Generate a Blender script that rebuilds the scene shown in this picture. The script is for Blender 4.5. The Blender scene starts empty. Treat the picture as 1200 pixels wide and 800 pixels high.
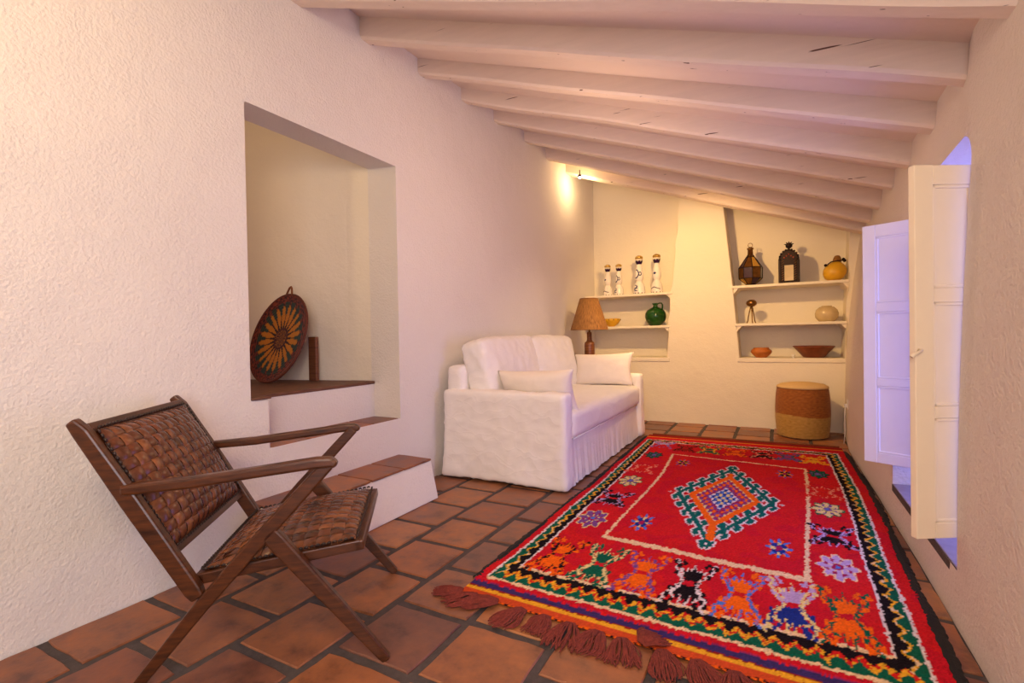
import bpy, bmesh, math, random
import numpy as np
from mathutils import Vector, Matrix, noise
random.seed(7)
sc = bpy.context.scene
C = sc.collection
R = math.radians
PI = math.pi

def lin(c):
    if isinstance(c, str):
        c = [int(c[i:i+2], 16)/255 for i in (0, 2, 4)]
    return tuple(((v/12.92) if v <= .04045 else ((v+.055)/1.055)**2.4) for v in c[:3])

# ------------------------------------------------------------------ camera
CAMZ = 1.1
yaw, pitch, roll = R(28.17), R(-.636), R(-.99)
_R = Vector((math.cos(yaw), math.sin(yaw), 0)); _F = Vector((-math.sin(yaw), math.cos(yaw), 0)); _U = Vector((0, 0, 1))
F2 = _F*math.cos(pitch)+_U*math.sin(pitch); U2 = _U*math.cos(pitch)-_F*math.sin(pitch)
R3 = _R*math.cos(roll)+U2*math.sin(roll); U3 = U2*math.cos(roll)-_R*math.sin(roll)
cam = bpy.data.cameras.new('camera'); cam.sensor_width = 36; cam.lens = 580.4*36/1200; cam.clip_start = .02
co = bpy.data.objects.new('camera', cam); C.objects.link(co)
m = Matrix((R3, U3, -F2)).transposed().to_4x4(); m.translation = (0, 0, CAMZ); co.matrix_world = m
sc.camera = co

# ------------------------------------------------------------------ world
w = bpy.data.worlds.new('sky'); sc.world = w; w.use_nodes = True
bg = w.node_tree.nodes['Background']; bg.inputs[0].default_value = (.30, .33, 1.0, 1); bg.inputs[1].default_value = 3.4

sc.view_settings.view_transform = 'Standard'; sc.view_settings.look = 'None'; sc.view_settings.gamma = 1
sc.view_settings.use_curve_mapping = False
sc.view_settings.exposure = 0.30

# ------------------------------------------------------------------ lights
def light(kind, name, loc, energy, color, size=.1, target=None, **kw):
    l = bpy.data.lights.new(name, kind); l.energy = energy; l.color = color
    if kind == 'AREA':
        l.shape = 'RECTANGLE'; l.size = size if not isinstance(size, tuple) else size[0]; l.size_y = size if not isinstance(size, tuple) else size[1]
    else: l.shadow_soft_size = size
    for k, v in kw.items(): setattr(l, k, v)
    o = bpy.data.objects.new(name, l); C.objects.link(o); o.location = loc
    if target is not None: o.rotation_euler = (Vector(target)-Vector(loc)).to_track_quat('-Z', 'Y').to_euler()
    return o
WARM = (1, .70, .38); SOFTW = (1, .80, .60)
light('AREA', 'rear_cool_fill', (.36, -.75, 1.3), 46, (.86, .88, 1.0), (1.6, 1.5), (-2.3, 2.2, .9))  # added cool fill for the left wall, no window is built here
light('AREA', 'rear_warm_fill', (.12, -.35, 2.1), 22, (1, .70, .42), (.5, .3), (-1.7, 2.8, 1.5))  # added warm ambient fill behind the camera, no fixture
light('SPOT', 'rear_left_spot', (-1.55, -.75, 2.3), 70, (1, .72, .34), .05, (-2.41, .0, 2.5), spot_size=R(100), spot_blend=1)
light('POINT', 'mid_room_fill', (-1.15, 3.1, 1.95), 14, (1, .66, .42), .25)  # unseen fill point, no fixture hangs in mid room
light('SPOT', 'shelf_spot', (-.85, 4.55, 2.30), 112, (1, .60, .22), .05, (-.85, 6.35, 1.2), spot_size=R(105), spot_blend=.7)
light('SPOT', 'sofa_spot', (-.55, 4.7, 2.2), 36, (1, .72, .42), .08, (-1.9, 5.0, .5), spot_size=R(90), spot_blend=1)
light('SPOT', 'chair_spot', (-2.05, -.15, 2.35), 34, (1, .70, .38), .03, (-1.35, 1.6, 0), spot_size=R(75), spot_blend=.8)
light('POINT', 'stairwell_lamp', (-3.1, 1.3, 2.5), 7, (1, .70, .46), .08)
portal = light('AREA', 'window_portal', (1.02, 2.93, 1.0), 1, (1, 1, 1), (1.7, 1.2), (0, 2.93, 1.0)); portal.data.cycles.is_portal = True

# ------------------------------------------------------------------ material helpers
class NT:
    def __init__(s, name):
        s.m = bpy.data.materials.new(name); s.m.use_nodes = True; s.t = s.m.node_tree; s.n = s.t.nodes
        s.b = s.n['Principled BSDF']
    def node(s, typ, **kw):
        n = s.n.new(typ)
        for k, v in kw.items():
            if k in n.inputs: n.inputs[k].default_value = v
            else: setattr(n, k, v)
        return n
    def link(s, a, b): s.t.links.new(a, b)
    def noise(s, scale, detail=4, rough=.5, vec=None):
        n = s.node('ShaderNodeTexNoise'); n.inputs['Scale'].default_value = scale; n.inputs['Detail'].default_value = detail
        n.inputs['Roughness'].default_value = rough
        if vec is not None: s.link(vec, n.inputs['Vector'])
        return n
    def coord(s, kind='Object', scale=None):
        t = s.node('ShaderNodeTexCoord'); o = t.outputs[kind]
        if scale:
            mp = s.node('ShaderNodeMapping'); mp.inputs['Scale'].default_value = scale; s.link(o, mp.inputs['Vector']); o = mp.outputs[0]
        return o
    def ramp(s, fac, stops):
        r = s.node('ShaderNodeValToRGB'); e = r.color_ramp.elements
        e[0].position, e[0].color = stops[0][0], (*stops[0][1], 1); e[1].position, e[1].color = stops[-1][0], (*stops[-1][1], 1)
        for p, c in stops[1:-1]:
            x = e.new(p); x.color = (*c, 1)
        s.link(fac, r.inputs[0]); return r
    def bump(s, h, strength=.3, dist=.01, prev=None):
        b = s.node('ShaderNodeBump'); b.inputs['Strength'].default_value = strength; b.inputs['Distance'].default_value = dist
        s.link(h, b.inputs['Height'])
        if prev: s.link(prev.outputs[0], b.inputs['Normal'])
        s.link(b.outputs[0], s.b.inputs['Normal']); return b

def simple(name, col, rough=.6, metal=0, var=.12, scale=20, bump=0, bscale=80, dist=.003, **kw):
    t = NT(name); c = lin(col)
    v = t.coord('Object'); n = t.noise(scale, 5, .6, v)
    t.link(t.ramp(n.outputs[0], [(.3, tuple(x*(1-var) for x in c)), (.7, tuple(min(1, x*(1+var)) for x in c))]).outputs[0], t.b.inputs['Base Color'])
    t.b.inputs['Roughness'].default_value = rough; t.b.inputs['Metallic'].default_value = metal
    if bump: t.bump(t.noise(bscale, 4, .6, v).outputs[0], bump, dist)
    for k, x in kw.items(): t.b.inputs[k.replace('_', ' ')].default_value = x
    return t.m

def plaster(name, col, b1=.5, grain=55):
    t = NT(name); c = lin(col); v = t.coord('Object')
    n = t.noise(1.3, 3, .5, v)
    t.link(t.ramp(n.outputs[0], [(.3, tuple(x*.955 for x in c)), (.7, c)]).outputs[0], t.b.inputs['Base Color'])
    t.b.inputs['Roughness'].default_value = .85
    a = t.bump(t.noise(grain, 4, .55, v).outputs[0], b1, .0075)
    t.bump(t.noise(3.5, 3, .5, v).outputs[0], .35, .05, a)
    return t.m

def wood(name, c0, c1, rough=.35, scale=(3, 3, 40), bump=.15, axis_coord='Object'):
    t = NT(name); v = t.coord(axis_coord, scale)
    n = t.noise(3, 6, .65, v)
    t.link(t.ramp(n.outputs[0], [(.3, lin(c0)), (.7, lin(c1))]).outputs[0], t.b.inputs['Base Color'])
    t.b.inputs['Roughness'].default_value = rough
    t.bump(n.outputs[0], bump, .002); return t.m

M = {}
M['wall'] = plaster('white_plaster', 'ebe4dc', .8, 75)
M['wall_r'] = plaster('rough_white_plaster', 'e4d9d0', 1.0, 60)
M['wallsoft'] = plaster('smooth_plaster', 'efe5d2', .35)
M['ceil'] = plaster('ceiling_paint', 'ead8c8', .25)
def beam_mat():
    t = NT('painted_beam_wood'); c = lin('ecdaca'); v = t.coord('Object', (1.2, 10, 14))
    n = t.noise(2.2, 5, .6, v)
    base = t.ramp(n.outputs[0], [(.3, tuple(x*.93 for x in c)), (.7, c)])
    v2 = t.coord('Object', (1.0, 34, 40)); n2 = t.noise(1.5, 2, .4, v2)
    crack = t.ramp(n2.outputs[0], [(.245, (.16, .09, .06)), (.27, (1, 1, 1))])
    mx = t.node('ShaderNodeMix'); mx.data_type = 'RGBA'; mx.blend_type = 'MULTIPLY'; mx.inputs[0].default_value = 1
    t.link(base.outputs[0], mx.inputs[6]); t.link(crack.outputs[0], mx.inputs[7]); t.link(mx.outputs[2], t.b.inputs['Base Color'])
    t.b.inputs['Roughness'].default_value = .7
    a = t.bump(n.outputs[0], .3, .008); t.bump(crack.outputs[0], .6, .006, a); return t.m
M['beam'] = beam_mat()
def tile_mat():
    t = NT('terracotta_tile'); oi = t.node('ShaderNodeObjectInfo'); v = t.coord('Object')
    base = t.ramp(oi.outputs['Random'], [(0, lin('9c6040')), (.22, lin('b6784a')), (.45, lin('875240')), (.62, lin('bb8256')), (.8, lin('7d5246')), (1, lin('a66a44'))])
    add = t.node('ShaderNodeVectorMath', operation='ADD'); t.link(v, add.inputs[0])
    cmb = t.node('ShaderNodeVectorMath', operation='SCALE'); t.link(oi.outputs['Location'], cmb.inputs[0]); cmb.inputs['Scale'].default_value = 3.1
    t.link(cmb.outputs[0], add.inputs[1])
    n = t.noise(7, 6, .65, add.outputs[0])
    r = t.ramp(n.outputs[0], [(.3, (.28, .24, .26)), (.46, (.66, .62, .62)), (.7, (1.05, .96, .82))])
    mx = t.node('ShaderNodeMix'); mx.data_type = 'RGBA'; mx.blend_type = 'MULTIPLY'; mx.inputs[0].default_value = 1
    t.link(base.outputs[0], mx.inputs[6]); t.link(r.outputs[0], mx.inputs[7]); t.link(mx.outputs[2], t.b.inputs['Base Color'])
    n3 = t.noise(40, 4, .6, add.outputs[0])
    t.link(t.ramp(n.outputs[0], [(.3, (.30,)*3), (.7, (.52,)*3)]).outputs[0], t.b.inputs['Roughness'])
    a = t.bump(n.outputs[0], .25, .01); t.bump(n3.outputs[0], .2, .003, a); return t.m
M['tile'] = tile_mat()
M['grout'] = simple('grey_mortar', '4a4140', .85, 0, .25, 30, .6, 60, .004)
M['wood'] = wood('dark_walnut', '2e160a', '5e3216', .34, (4, 4, 30), .06)
M['woodnose'] = wood('landing_wood', '4e2f1e', '7d5236', .6, (30, 3, 30))
M['door'] = simple('lamplit_shutter_paint', 'f4e4c6', .45, 0, .02, 6, .1, 30)  # shutter paint with the warm lamplight put into its colour
M['doorb'] = simple('daylit_shutter_paint', 'e8e6ee', .45, 0, .02, 6, .1, 30)  # same shutter paint with bluish daylight put into its colour
def fabric(name, col, rough=.9):
    t = NT(name); c = lin(col); v = t.coord('Object')
    n = t.noise(9, 4, .55, v); f = t.noise(420, 2, .5, v)
    t.link(t.ramp(n.outputs[0], [(.3, tuple(x*.96 for x in c)), (.7, c)]).outputs[0], t.b.inputs['Base Color'])
    t.b.inputs['Roughness'].default_value = rough; t.b.inputs['Sheen Weight'].default_value = .0; t.b.inputs['Specular IOR Level'].default_value = .2
    w1 = t.node('ShaderNodeTexVoronoi', feature='DISTANCE_TO_EDGE'); w1.inputs['Scale'].default_value = 4.5
    mp = t.node('ShaderNodeMapping'); mp.inputs['Rotation'].default_value = (0, R(28), 0); mp.inputs['Scale'].default_value = (.55, .9, 2.1); dn = t.noise(2.6, 3, .6, v); ad = t.node('ShaderNodeMix'); ad.data_type = 'RGBA'; ad.blend_type = 'ADD'; ad.inputs[0].default_value = .45; t.link(v, ad.inputs[6]); t.link(dn.outputs['Color'], ad.inputs[7]); t.link(ad.outputs[2], mp.inputs['Vector']); t.link(mp.outputs[0], w1.inputs['Vector'])
    rp = t.ramp(w1.outputs['Distance'], [(0, (1, 1, 1)), (.05, (.35,)*3), (.16, (0, 0, 0))])
    a = t.bump(n.outputs[0], .3, .012); a = t.bump(rp.outputs[0], .16, .008, a); t.bump(f.outputs[0], .15, .001, a); return t.m
M['linen'] = fabric('white_linen', 'f6f0ea')
M['cushion'] = fabric('cushion_cotton', 'f3e7d8')
def leather():
    t = NT('woven_leather'); oi = t.node('ShaderNodeObjectInfo'); v = t.coord('Object')
    base = t.ramp(oi.outputs['Random'], [(0, lin('482818')), (.35, lin('6f4028')), (.65, lin('5c331f')), (1, lin('875432'))])
    n = t.noise(22, 5, .65, v); r = t.ramp(n.outputs[0], [(.3, (.5, .45, .45)), (.65, (1.2, 1.15, 1.1))])
    mx = t.node('ShaderNodeMix'); mx.data_type = 'RGBA'; mx.blend_type = 'MULTIPLY'; mx.inputs[0].default_value = 1
    t.link(base.outputs[0], mx.inputs[6]); t.link(r.outputs[0], mx.inputs[7]); t.link(mx.outputs[2], t.b.inputs['Base Color'])
    t.b.inputs['Roughness'].default_value = .27
    t.bump(t.noise(160, 4, .6, v).outputs[0], .25, .001); return t.m
M['leather'] = leather()
M['leatherdark'] = simple('dark_leather', '26130a', .5, 0, .3, 40)
def attr_mat(name, rough=.95, sheen=.3, bscale=300, bs=.5, bd=.004, spec=.5):
    t = NT(name); a = t.node('ShaderNodeVertexColor', layer_name='Col')
    t.link(a.outputs[0], t.b.inputs['Base Color']); t.b.inputs['Roughness'].default_value = rough
    t.b.inputs['Sheen Weight'].default_value = sheen; t.b.inputs['Specular IOR Level'].default_value = spec
    t.bump(t.noise(bscale, 3, .6, t.coord('Object')).outputs[0], bs, bd); return t.m
M['rug'] = attr_mat('knotted_wool', .95, .0, 140, .6, .006, .1)
M['wool'] = simple('maroon_wool', '7a3026', .95, 0, .3, 90, .4, 300)
M['selvedge'] = simple('black_wool_selvedge', '130d0e', .95, 0, .3, 60, .5, 200)
M['straw'] = attr_mat('woven_straw', .8, .1, 90, .4, .002, .3)
M['dark'] = simple('dark_iron', '2b1d17', .5, .7, .3, 40, .3, 80)
M['brass'] = simple('aged_brass', '8a6234', .35, .9, .3, 30)
M['amber'] = simple('amber_glass', 'b58a3c', .2, 0, .2, 15, Alpha=1)
M['violet'] = simple('dark_violet_glass', '3a2030', .15, 0, .3, 15)
M['green'] = simple('green_glazed_glass', '1c4a16', .08, 0, .35, 12, .15, 10)
M['white_ceramic'] = attr_mat('painted_ceramic', .15, 0, 20, .02, .001)
M['gold'] = simple('gold_metal', 'd8b868', .25, 1, .05)
M['yellow'] = simple('yellow_gourd_skin', 'd9a520', .4, 0, .12, 9, .2, 14)
M['orangeclay'] = simple('orange_clay', 'b5651f', .6, 0, .12, 25, .2, 60)
M['brownclay'] = simple('brown_glazed_clay', '7a3a1c', .35, 0, .3, 12, .2, 40)
M['pale'] = simple('pale_onyx', 'c9b184', .25, 0, .15, 8, .1, 20)
M['shade'] = None
def shade_mat():
    t = NT('rattan_fibre_shade'); v = t.coord('Generated')
    # angular streaks: object coords angle
    tc = t.coord('Object'); sx = t.node('ShaderNodeSeparateXYZ'); t.link(tc, sx.inputs[0])
    at = t.node('ShaderNodeMath', operation='ARCTAN2'); t.link(sx.outputs[1], at.inputs[0]); t.link(sx.outputs[0], at.inputs[1])
    cb = t.node('ShaderNodeCombineXYZ'); t.link(at.outputs[0], cb.inputs[0]); ml = t.node('ShaderNodeMath', operation='MULTIPLY'); ml.inputs[1].default_value = .6
    t.link(sx.outputs[2], ml.inputs[0]); t.link(ml.outputs[0], cb.inputs[1])
    n = t.noise(28, 4, .6, cb.outputs[0])
    t.link(t.ramp(n.outputs[0], [(.3, lin('6b4522')), (.55, lin('9c6c36')), (.75, lin('bd8a4c'))]).outputs[0], t.b.inputs['Base Color'])
    t.b.inputs['Roughness'].default_value = .8; t.bump(n.outputs[0], .5, .004); return t.m
M['shade'] = shade_mat()
M['lampwood'] = wood('turned_lamp_wood', '5a2c14', '8e5426', .35)
M['socket'] = simple('white_plastic', 'e8e4dc', .4, 0, .02)
t = NT('lamp_glow'); t.b.inputs['Emission Color'].default_value = (1, .8, .5, 1); t.b.inputs['Emission Strength'].default_value = 60; M['glow'] = t.m
M['bluetile'] = simple('sill_tile', '8a7f8c', .35, 0, .2, 12, .2, 30)
M['burlap'] = fabric('natural_canvas', 'cfae7c')

# ------------------------------------------------------------------ object helpers
def link_mesh(name, bm, mat, parent=None, smooth=False, auto=None, bevel=None):
    me = bpy.data.meshes.new(name); bm.normal_update(); bm.to_mesh(me); bm.free()
    return link_me(name, me, mat, parent, smooth, bevel)
def link_me(name, me, mat, parent=None, smooth=False, bevel=None):
    if mat is not None:
        for x in (mat if isinstance(mat, (list, tuple)) else [mat]): me.materials.append(x)
    if smooth: me.polygons.foreach_set('use_smooth', [True]*len(me.polygons))
    o = bpy.data.objects.new(name, me); C.objects.link(o)
    if parent: o.parent = parent
    if bevel:
        b = o.modifiers.new('bevel', 'BEVEL'); b.width = bevel; b.segments = 2; b.limit_method = 'ANGLE'; b.angle_limit = R(35)
    return o
def tag(o, label=None, cat=None, group=None, kind=None):
    if label: o['label'] = label
    if cat: o['category'] = cat
    if group: o['group'] = group
    if kind: o['kind'] = kind
    return o
def empty(name, loc=(0, 0, 0), rz=0, **kw):
    o = bpy.data.objects.new(name, None); C.objects.link(o); o.location = loc; o.rotation_euler = (0, 0, rz); o.empty_display_size = .1
    return tag(o, **kw)
def struct(name, bm, mat, parent=None, label=None, **kw):
    o = link_mesh(name, bm, mat, parent, **kw)
    if parent is None: o['kind'] = 'structure'
    if label: o['label'] = label
    return o
def add_box(bm, lo, hi, M4=None):
    x0, y0, z0 = lo; x1, y1, z1 = hi
    vs = [bm.verts.new(p) for p in ((x0,y0,z0),(x1,y0,z0),(x1,y1,z0),(x0,y1,z0),(x0,y0,z1),(x1,y0,z1),(x1,y1,z1),(x0,y1,z1))]
    if M4 is not None:
        for v in vs: v.co = M4 @ v.co
    for f in ((0,3,2,1),(4,5,6,7),(0,1,5,4),(1,2,6,5),(2,3,7,6),(3,0,4,7)): bm.faces.new([vs[i] for i in f])
    return vs
def box(lo, hi, M4=None):
    bm = bmesh.new(); add_box(bm, lo, hi, M4); return bm
def add_hexa(bm, pts):
    vs = [bm.verts.new(p) for p in pts]
    for f in ((0,3,2,1),(4,5,6,7),(0,1,5,4),(1,2,6,5),(2,3,7,6),(3,0,4,7)): bm.faces.new([vs[i] for i in f])
def lathe(prof, n=32, bm=None, ang0=0, close=True, M4=None):
    bm = bm or bmesh.new(); rings = []
    for r, z in prof:
        if r < 1e-5:
            rings.append([bm.verts.new((0, 0, z))])
        else:
            rings.append([bm.verts.new((r*math.cos(ang0+2*PI*i/n), r*math.sin(ang0+2*PI*i/n), z)) for i in range(n)])
    for a, b in zip(rings, rings[1:]):
        for i in range(n):
            j = (i+1) % n
            if len(a) == 1 and len(b) == 1: continue
            if len(a) == 1: bm.faces.new((a[0], b[j], b[i]))
            elif len(b) == 1: bm.faces.new((a[i], a[j], b[0]))
            else: bm.faces.new((a[i], a[j], b[j], b[i]))
    if close and len(rings[0]) > 1: bm.faces.new(list(reversed(rings[0])))
    if close and len(rings[-1]) > 1: bm.faces.new(rings[-1])
    if M4 is not None:
        for r in rings:
            for v in r: v.co = M4 @ v.co
    return bm
def tube(pts, rad, n=8, bm=None, cap=True):
    bm = bm or bmesh.new(); pts = [Vector(p) for p in pts]; rings = []
    if not isinstance(rad, (list, tuple)): rad = [rad]*len(pts)
    up = Vector((0, 0, 1)); prev = None
    for i, p in enumerate(pts):
        d = (pts[min(i+1, len(pts)-1)]-pts[max(i-1, 0)]).normalized()
        if prev is None:
            a = d.cross(up if abs(d.z) < .95 else Vector((1, 0, 0))).normalized()
        else:
            a = (prev-d*prev.dot(d)).normalized()
        prev = a; b = d.cross(a)
        rings.append([bm.verts.new(p+(a*math.cos(2*PI*k/n)+b*math.sin(2*PI*k/n))*rad[i]) for k in range(n)])
    for r0, r1 in zip(rings, rings[1:]):
        for k in range(n):
            j = (k+1) % n; bm.faces.new((r0[k], r1[k], r1[j], r0[j]))
    if cap: bm.faces.new(rings[0]); bm.faces.new(list(reversed(rings[-1])))
    return bm
def prism(outline, w0, w1, place):
    """outline of (u,z) extruded between w0 and w1, placed by place(u,w,z)"""
    bm = bmesh.new()
    a = [bm.verts.new(place(u, w0, z)) for u, z in outline]; b = [bm.verts.new(place(u, w1, z)) for u, z in outline]
    bm.faces.new(a); bm.faces.new(list(reversed(b)))
    n = len(outline)
    for i in range(n):
        j = (i+1) % n; bm.faces.new((a[j], a[i], b[i], b[j]))
    bmesh.ops.recalc_face_normals(bm, faces=bm.faces[:]); return bm
def sheet(fn, us, vs, hole=None, bm=None):
    bm = bm or bmesh.new(); g = {}
    def V(i, j):
        if (i, j) not in g: g[i, j] = bm.verts.new(fn(us[i], vs[j]))
        return g[i, j]
    for i in range(len(us)-1):
        for j in range(len(vs)-1):
            cu, cv = (us[i]+us[i+1])/2, (vs[j]+vs[j+1])/2
            if hole and hole(cu, cv): continue
            bm.faces.new((V(i, j), V(i+1, j), V(i+1, j+1), V(i, j+1)))
    return bm
def splits(lo, hi, step, extra=()):
    n = max(1, round((hi-lo)/step)); s = {round(lo+(hi-lo)*i/n, 4) for i in range(n+1)}
    for e in extra:
        s = {x for x in s if abs(x-e) > step*.4 or x in (lo, hi)}; s.add(e)
    for e in extra: s.add(e)
    return sorted(s)
def interp(x, pts):
    if x <= pts[0][0]: return pts[0][1]
    for (a, b), (c, d) in zip(pts, pts[1:]):
        if x <= c: return b+(d-b)*(x-a)/(c-a)
    return pts[-1][1]

# ------------------------------------------------------------------ room shell
def xl(y): return interp(y, [(3.0, -2.41), (6.33, -2.285), (6.9, -2.265)])
def xf(y): return interp(y, [(-1.5, .60), (0, .59), (2.0, .572), (3.0, .582), (5.5, .572), (6.9, .66)])
def xt(y): return interp(y, [(-1.5, .60), (0, .62), (2.0, .64), (2.5, .652), (2.7, .68), (5.9, .765), (6.9, .79)])
def xr(y, z): return xf(y)+(xt(y)-xf(y))*min(1.15, (max(z, 0)/2.05)**2.2)
def zceil(x, y=2.5): return 3.225+.028*max(0, min(4, y-2.4))-(x+2.41)*(.327+.003*max(0, min(4, y-2.4)))       # underside of the boards between the beams
Y0, YB = -1.5, 6.33
# floor
fl = box((-3.0, Y0-.1, -.12), (1.2, 7.0, -.007)); floor = struct('floor', fl, M['grout'])
# tiles
def tile_mesh(seed, sx, sy):
    rnd = random.Random(seed); bm = bmesh.new(); h = .012; ring0 = []; ring1 = []; n = 5
    pts = []
    for (ax, ay), (bx, by) in zip([(-1,-1),(1,-1),(1,1),(-1,1)], [(1,-1),(1,1),(-1,1),(-1,-1)]):
        for k in range(n):
            f = k/n; x = ax+(bx-ax)*f; y = ay+(by-ay)*f
            j = .012 if k == 0 else 0
            pts.append((x*(sx/2)*(1-j)+rnd.uniform(-.003, .003), y*(sy/2)*(1-j)+rnd.uniform(-.003, .003)))
    bot = [bm.verts.new((x, y, -h)) for x, y in pts]
    mid = [bm.verts.new((x, y, -.004)) for x, y in pts]
    top = [bm.verts.new((x*.975, y*.975, 0)) for x, y in pts]
    N = len(pts)
    for i in range(N):
        j = (i+1) % N; bm.faces.new((bot[i], bot[j], mid[j], mid[i])); bm.faces.new((mid[i], mid[j], top[j], top[i]))
    bm.faces.new(top)
    me = bpy.data.meshes.new('terracotta_tile'); bm.normal_update(); bm.to_mesh(me); bm.free(); me.materials.append(M['tile']); return me
_tc = {}
def tile(x0, x1, y0, y1, z=0, parent=None, gap=.032):
    sx, sy = round(x1-x0-gap, 2), round(y1-y0-gap, 2)
    if sx < .03 or sy < .03: return
    k = (sx, sy, random.randrange(3))
    if k not in _tc: _tc[k] = tile_mesh(hash(k) & 255, sx, sy)
    o = bpy.data.objects.new('terracotta_tile', _tc[k]); C.objects.link(o); o.parent = parent or floor
    o.location = ((x0+x1)/2, (y0+y1)/2, z+random.uniform(-.0012, .0006)); o.rotation_euler = (random.uniform(-.003, .003), random.uniform(-.003, .003), random.uniform(-.008, .008))
rows = [(-2.45, -2.105, .773), (-2.105, -1.76, .925), (-1.76, -1.415, 1.088), (-1.415, -1.062, 1.235), (-1.062, -.715, .90),
        (-.715, -.37, .73), (-.37, -.025, .93), (-.025, .32, .80), (.32, .62, 1.01)]
for x0, x1, ys in rows:
    js = []
    y = ys
    while y > -.35: y -= .347
    while y < 6.3: js.append(y); y += .347
    js.append(6.36)
    for a, b in zip(js, js[1:]):
        cy = (a+b)/2
        xa, xb = x0, x1
        lo = xl(cy)-.01; hi = xf(cy)+.01
        if cy > 5: xa -= .035; xb -= .035
        xa = max(xa, lo); xb = min(xb, hi)
        if x0 > .3: xb = hi
        tile(xa, xb, a, b)

# left wall with stair niche
NB, NT_, NL, NLo = 2.77, 2.335, 1.62, 1.73
us = splits(Y0, 6.95, .35, (NL, NLo, NB)); vs = [-.04]+splits(0, 3.75, .3, (.265, .52, .785, NT_))
def wl(y, z):
    nse = noise.noise(Vector((y*.8, z*.8, 1.7)))*.006
    if abs(y-NL) < .2 or abs(y-NB) < .1: nse = 0
    return (xl(y)+nse, y, z)
def hole_l(y, z): return (.52 < z < .785 and NLo < y < NB) or (.785 < z < NT_ and NL < y < NB)
bm = sheet(wl, us, vs, hole_l)
WT = .25
def quad(bm, *p): bm.faces.new([bm.verts.new(q) for q in p])
X0 = -2.41; XI = X0-WT-.02
quad(bm, (X0, NL, .785), (XI, NL, .785), (XI, NL, NT_+.03), (X0, NL, NT_))
quad(bm, (X0, NLo, .52), (XI, NLo, .52), (XI, NLo, .785), (X0, NLo, .785))
quad(bm, (X0, NL, .785), (X0, NLo, .785), (XI, NLo, .785), (XI, NL, .785))
quad(bm, (X0, NB, .45), (X0, NB, NT_), (XI, NB, NT_+.03), (XI, NB, .45))
quad(bm, (X0, NL, NT_), (XI, NL, NT_+.03), (XI, NB, NT_+.03), (X0, NB, NT_))
bmesh.ops.remove_doubles(bm, verts=bm.verts[:], dist=.0008); bmesh.ops.recalc_face_normals(bm, faces=bm.faces[:])
struct('wall_left', bm, M['wall'], smooth=False, bevel=.012)
# stairwell behind the left wall
bm = bmesh.new()
XB, XC = -2.88, -4.1
yw = lambda x: 2.745+(x-XB)*.21       # slanting rear wall of the stairwell
quad(bm, (XB, yw(XB), .3), (XC, yw(XC), .3), (XC, yw(XC), 3.5), (XB, yw(XB), 3.5))
quad(bm, (XI, NB, .3), (XB, yw(XB), .3), (XB, yw(XB), 3.5), (XI, NB, 3.5))
quad(bm, (XC, .5, .3), (XC, yw(XC), .3), (XC, yw(XC), 3.5), (XC, .5, 3.5))
quad(bm, (X0-.04, .5, .3), (XC, .5, .3), (XC, .5, 3.5), (X0-.04, .5, 3.5))
quad(bm, (X0-.04, .5, 3.5), (XC, .5, 3.5), (XC, 2.8, 3.5), (X0-.04, 2.8, 3.5))
quad(bm, (XI, .5, .3), (XI, NL, .3), (XI, NL, 3.5), (XI, .5, 3.5))
quad(bm, (XI, NL, NT_+.03), (XI, NB, NT_+.03), (XI, NB, 3.5), (XI, NL, 3.5))
quad(bm, (X0-.02, NB+.02, .0), (X0-.02, 7.0, .0), (X0-.02, 7.0, 3.6), (X0-.02, NB+.02, 3.6)) if False else None
bmesh.ops.remove_doubles(bm, verts=bm.verts[:], dist=.0008)
struct('wall_stairwell', bm, M['wallsoft'], bevel=.02)
# steps
st = empty('stair_steps', (X0, 1.7, 0)); st['kind'] = 'structure'; st['label'] = 'white plastered steps with terracotta treads climbing into the wall recess'
def P(o, parent=st):
    o.matrix_parent_inverse = Matrix.Translation(-parent.location); return o
bm = bmesh.new(); add_hexa(bm, [(-2.44, 1.6, 0), (-2.055, 1.6, 0), (-2.055, 2.735, 0), (-2.44, 2.735, 0), (-2.44, 1.6, .247), (-2.125, 1.6, .247), (-2.125, 2.75, .247), (-2.44, 2.75, .247)])
P(link_mesh('riser', bm, M['wall'], st, bevel=.008))
P(link_mesh('riser', box((-2.70, NLo, .25), (-2.412, NB+.02, .512)), M['wall'], st, bevel=.006))
P(link_mesh('riser', box((-2.90, NLo, .50), (-2.655, NB+.02, .768)), M['wall'], st, bevel=.006))
P(link_mesh('riser', box((-2.86, .52, .50), (-2.67, NLo, .765)), M['wall'], st))
y = 1.6
for k in range(4):
    tile(-2.425, -2.115, y, y+.288, .262, st, .012); y += .288
y = NLo
for k in range(4):
    tile(-2.665, -2.418, y, y+.26, .521, st, .010); y += .26
for o in st.children:
    if o.name.startswith('terracotta'): P(o)
P(link_mesh('wooden_tread', box((-2.86, NLo+.005, .762), (-2.645, NB-.004, .784)), M['woodnose'], st, bevel=.004))
bmx = bmesh.new(); a_ = [(-2.86, .6), (-2.86, yw(-2.88)-.004), (-4.05, yw(-4.05)-.004), (-4.05, .6)]
lo_ = [bmx.verts.new((x, y, .74)) for x, y in a_]; hi_ = [bmx.verts.new((x, y, .783)) for x, y in a_]
bmx.faces.new(lo_); bmx.faces.new(hi_[::-1])
for q in range(4): bmx.faces.new((lo_[(q+1) % 4], lo_[q], hi_[q], hi_[(q+1) % 4]))
bmesh.ops.recalc_face_normals(bmx, faces=bmx.faces[:]); P(link_mesh('landing', bmx, M['woodnose'], st))
P(link_mesh('wooden_tread', box((-2.655, NL+.004, .786), (-2.402, NLo+.004, .80)), M['woodnose'], st, bevel=.003))

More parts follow.
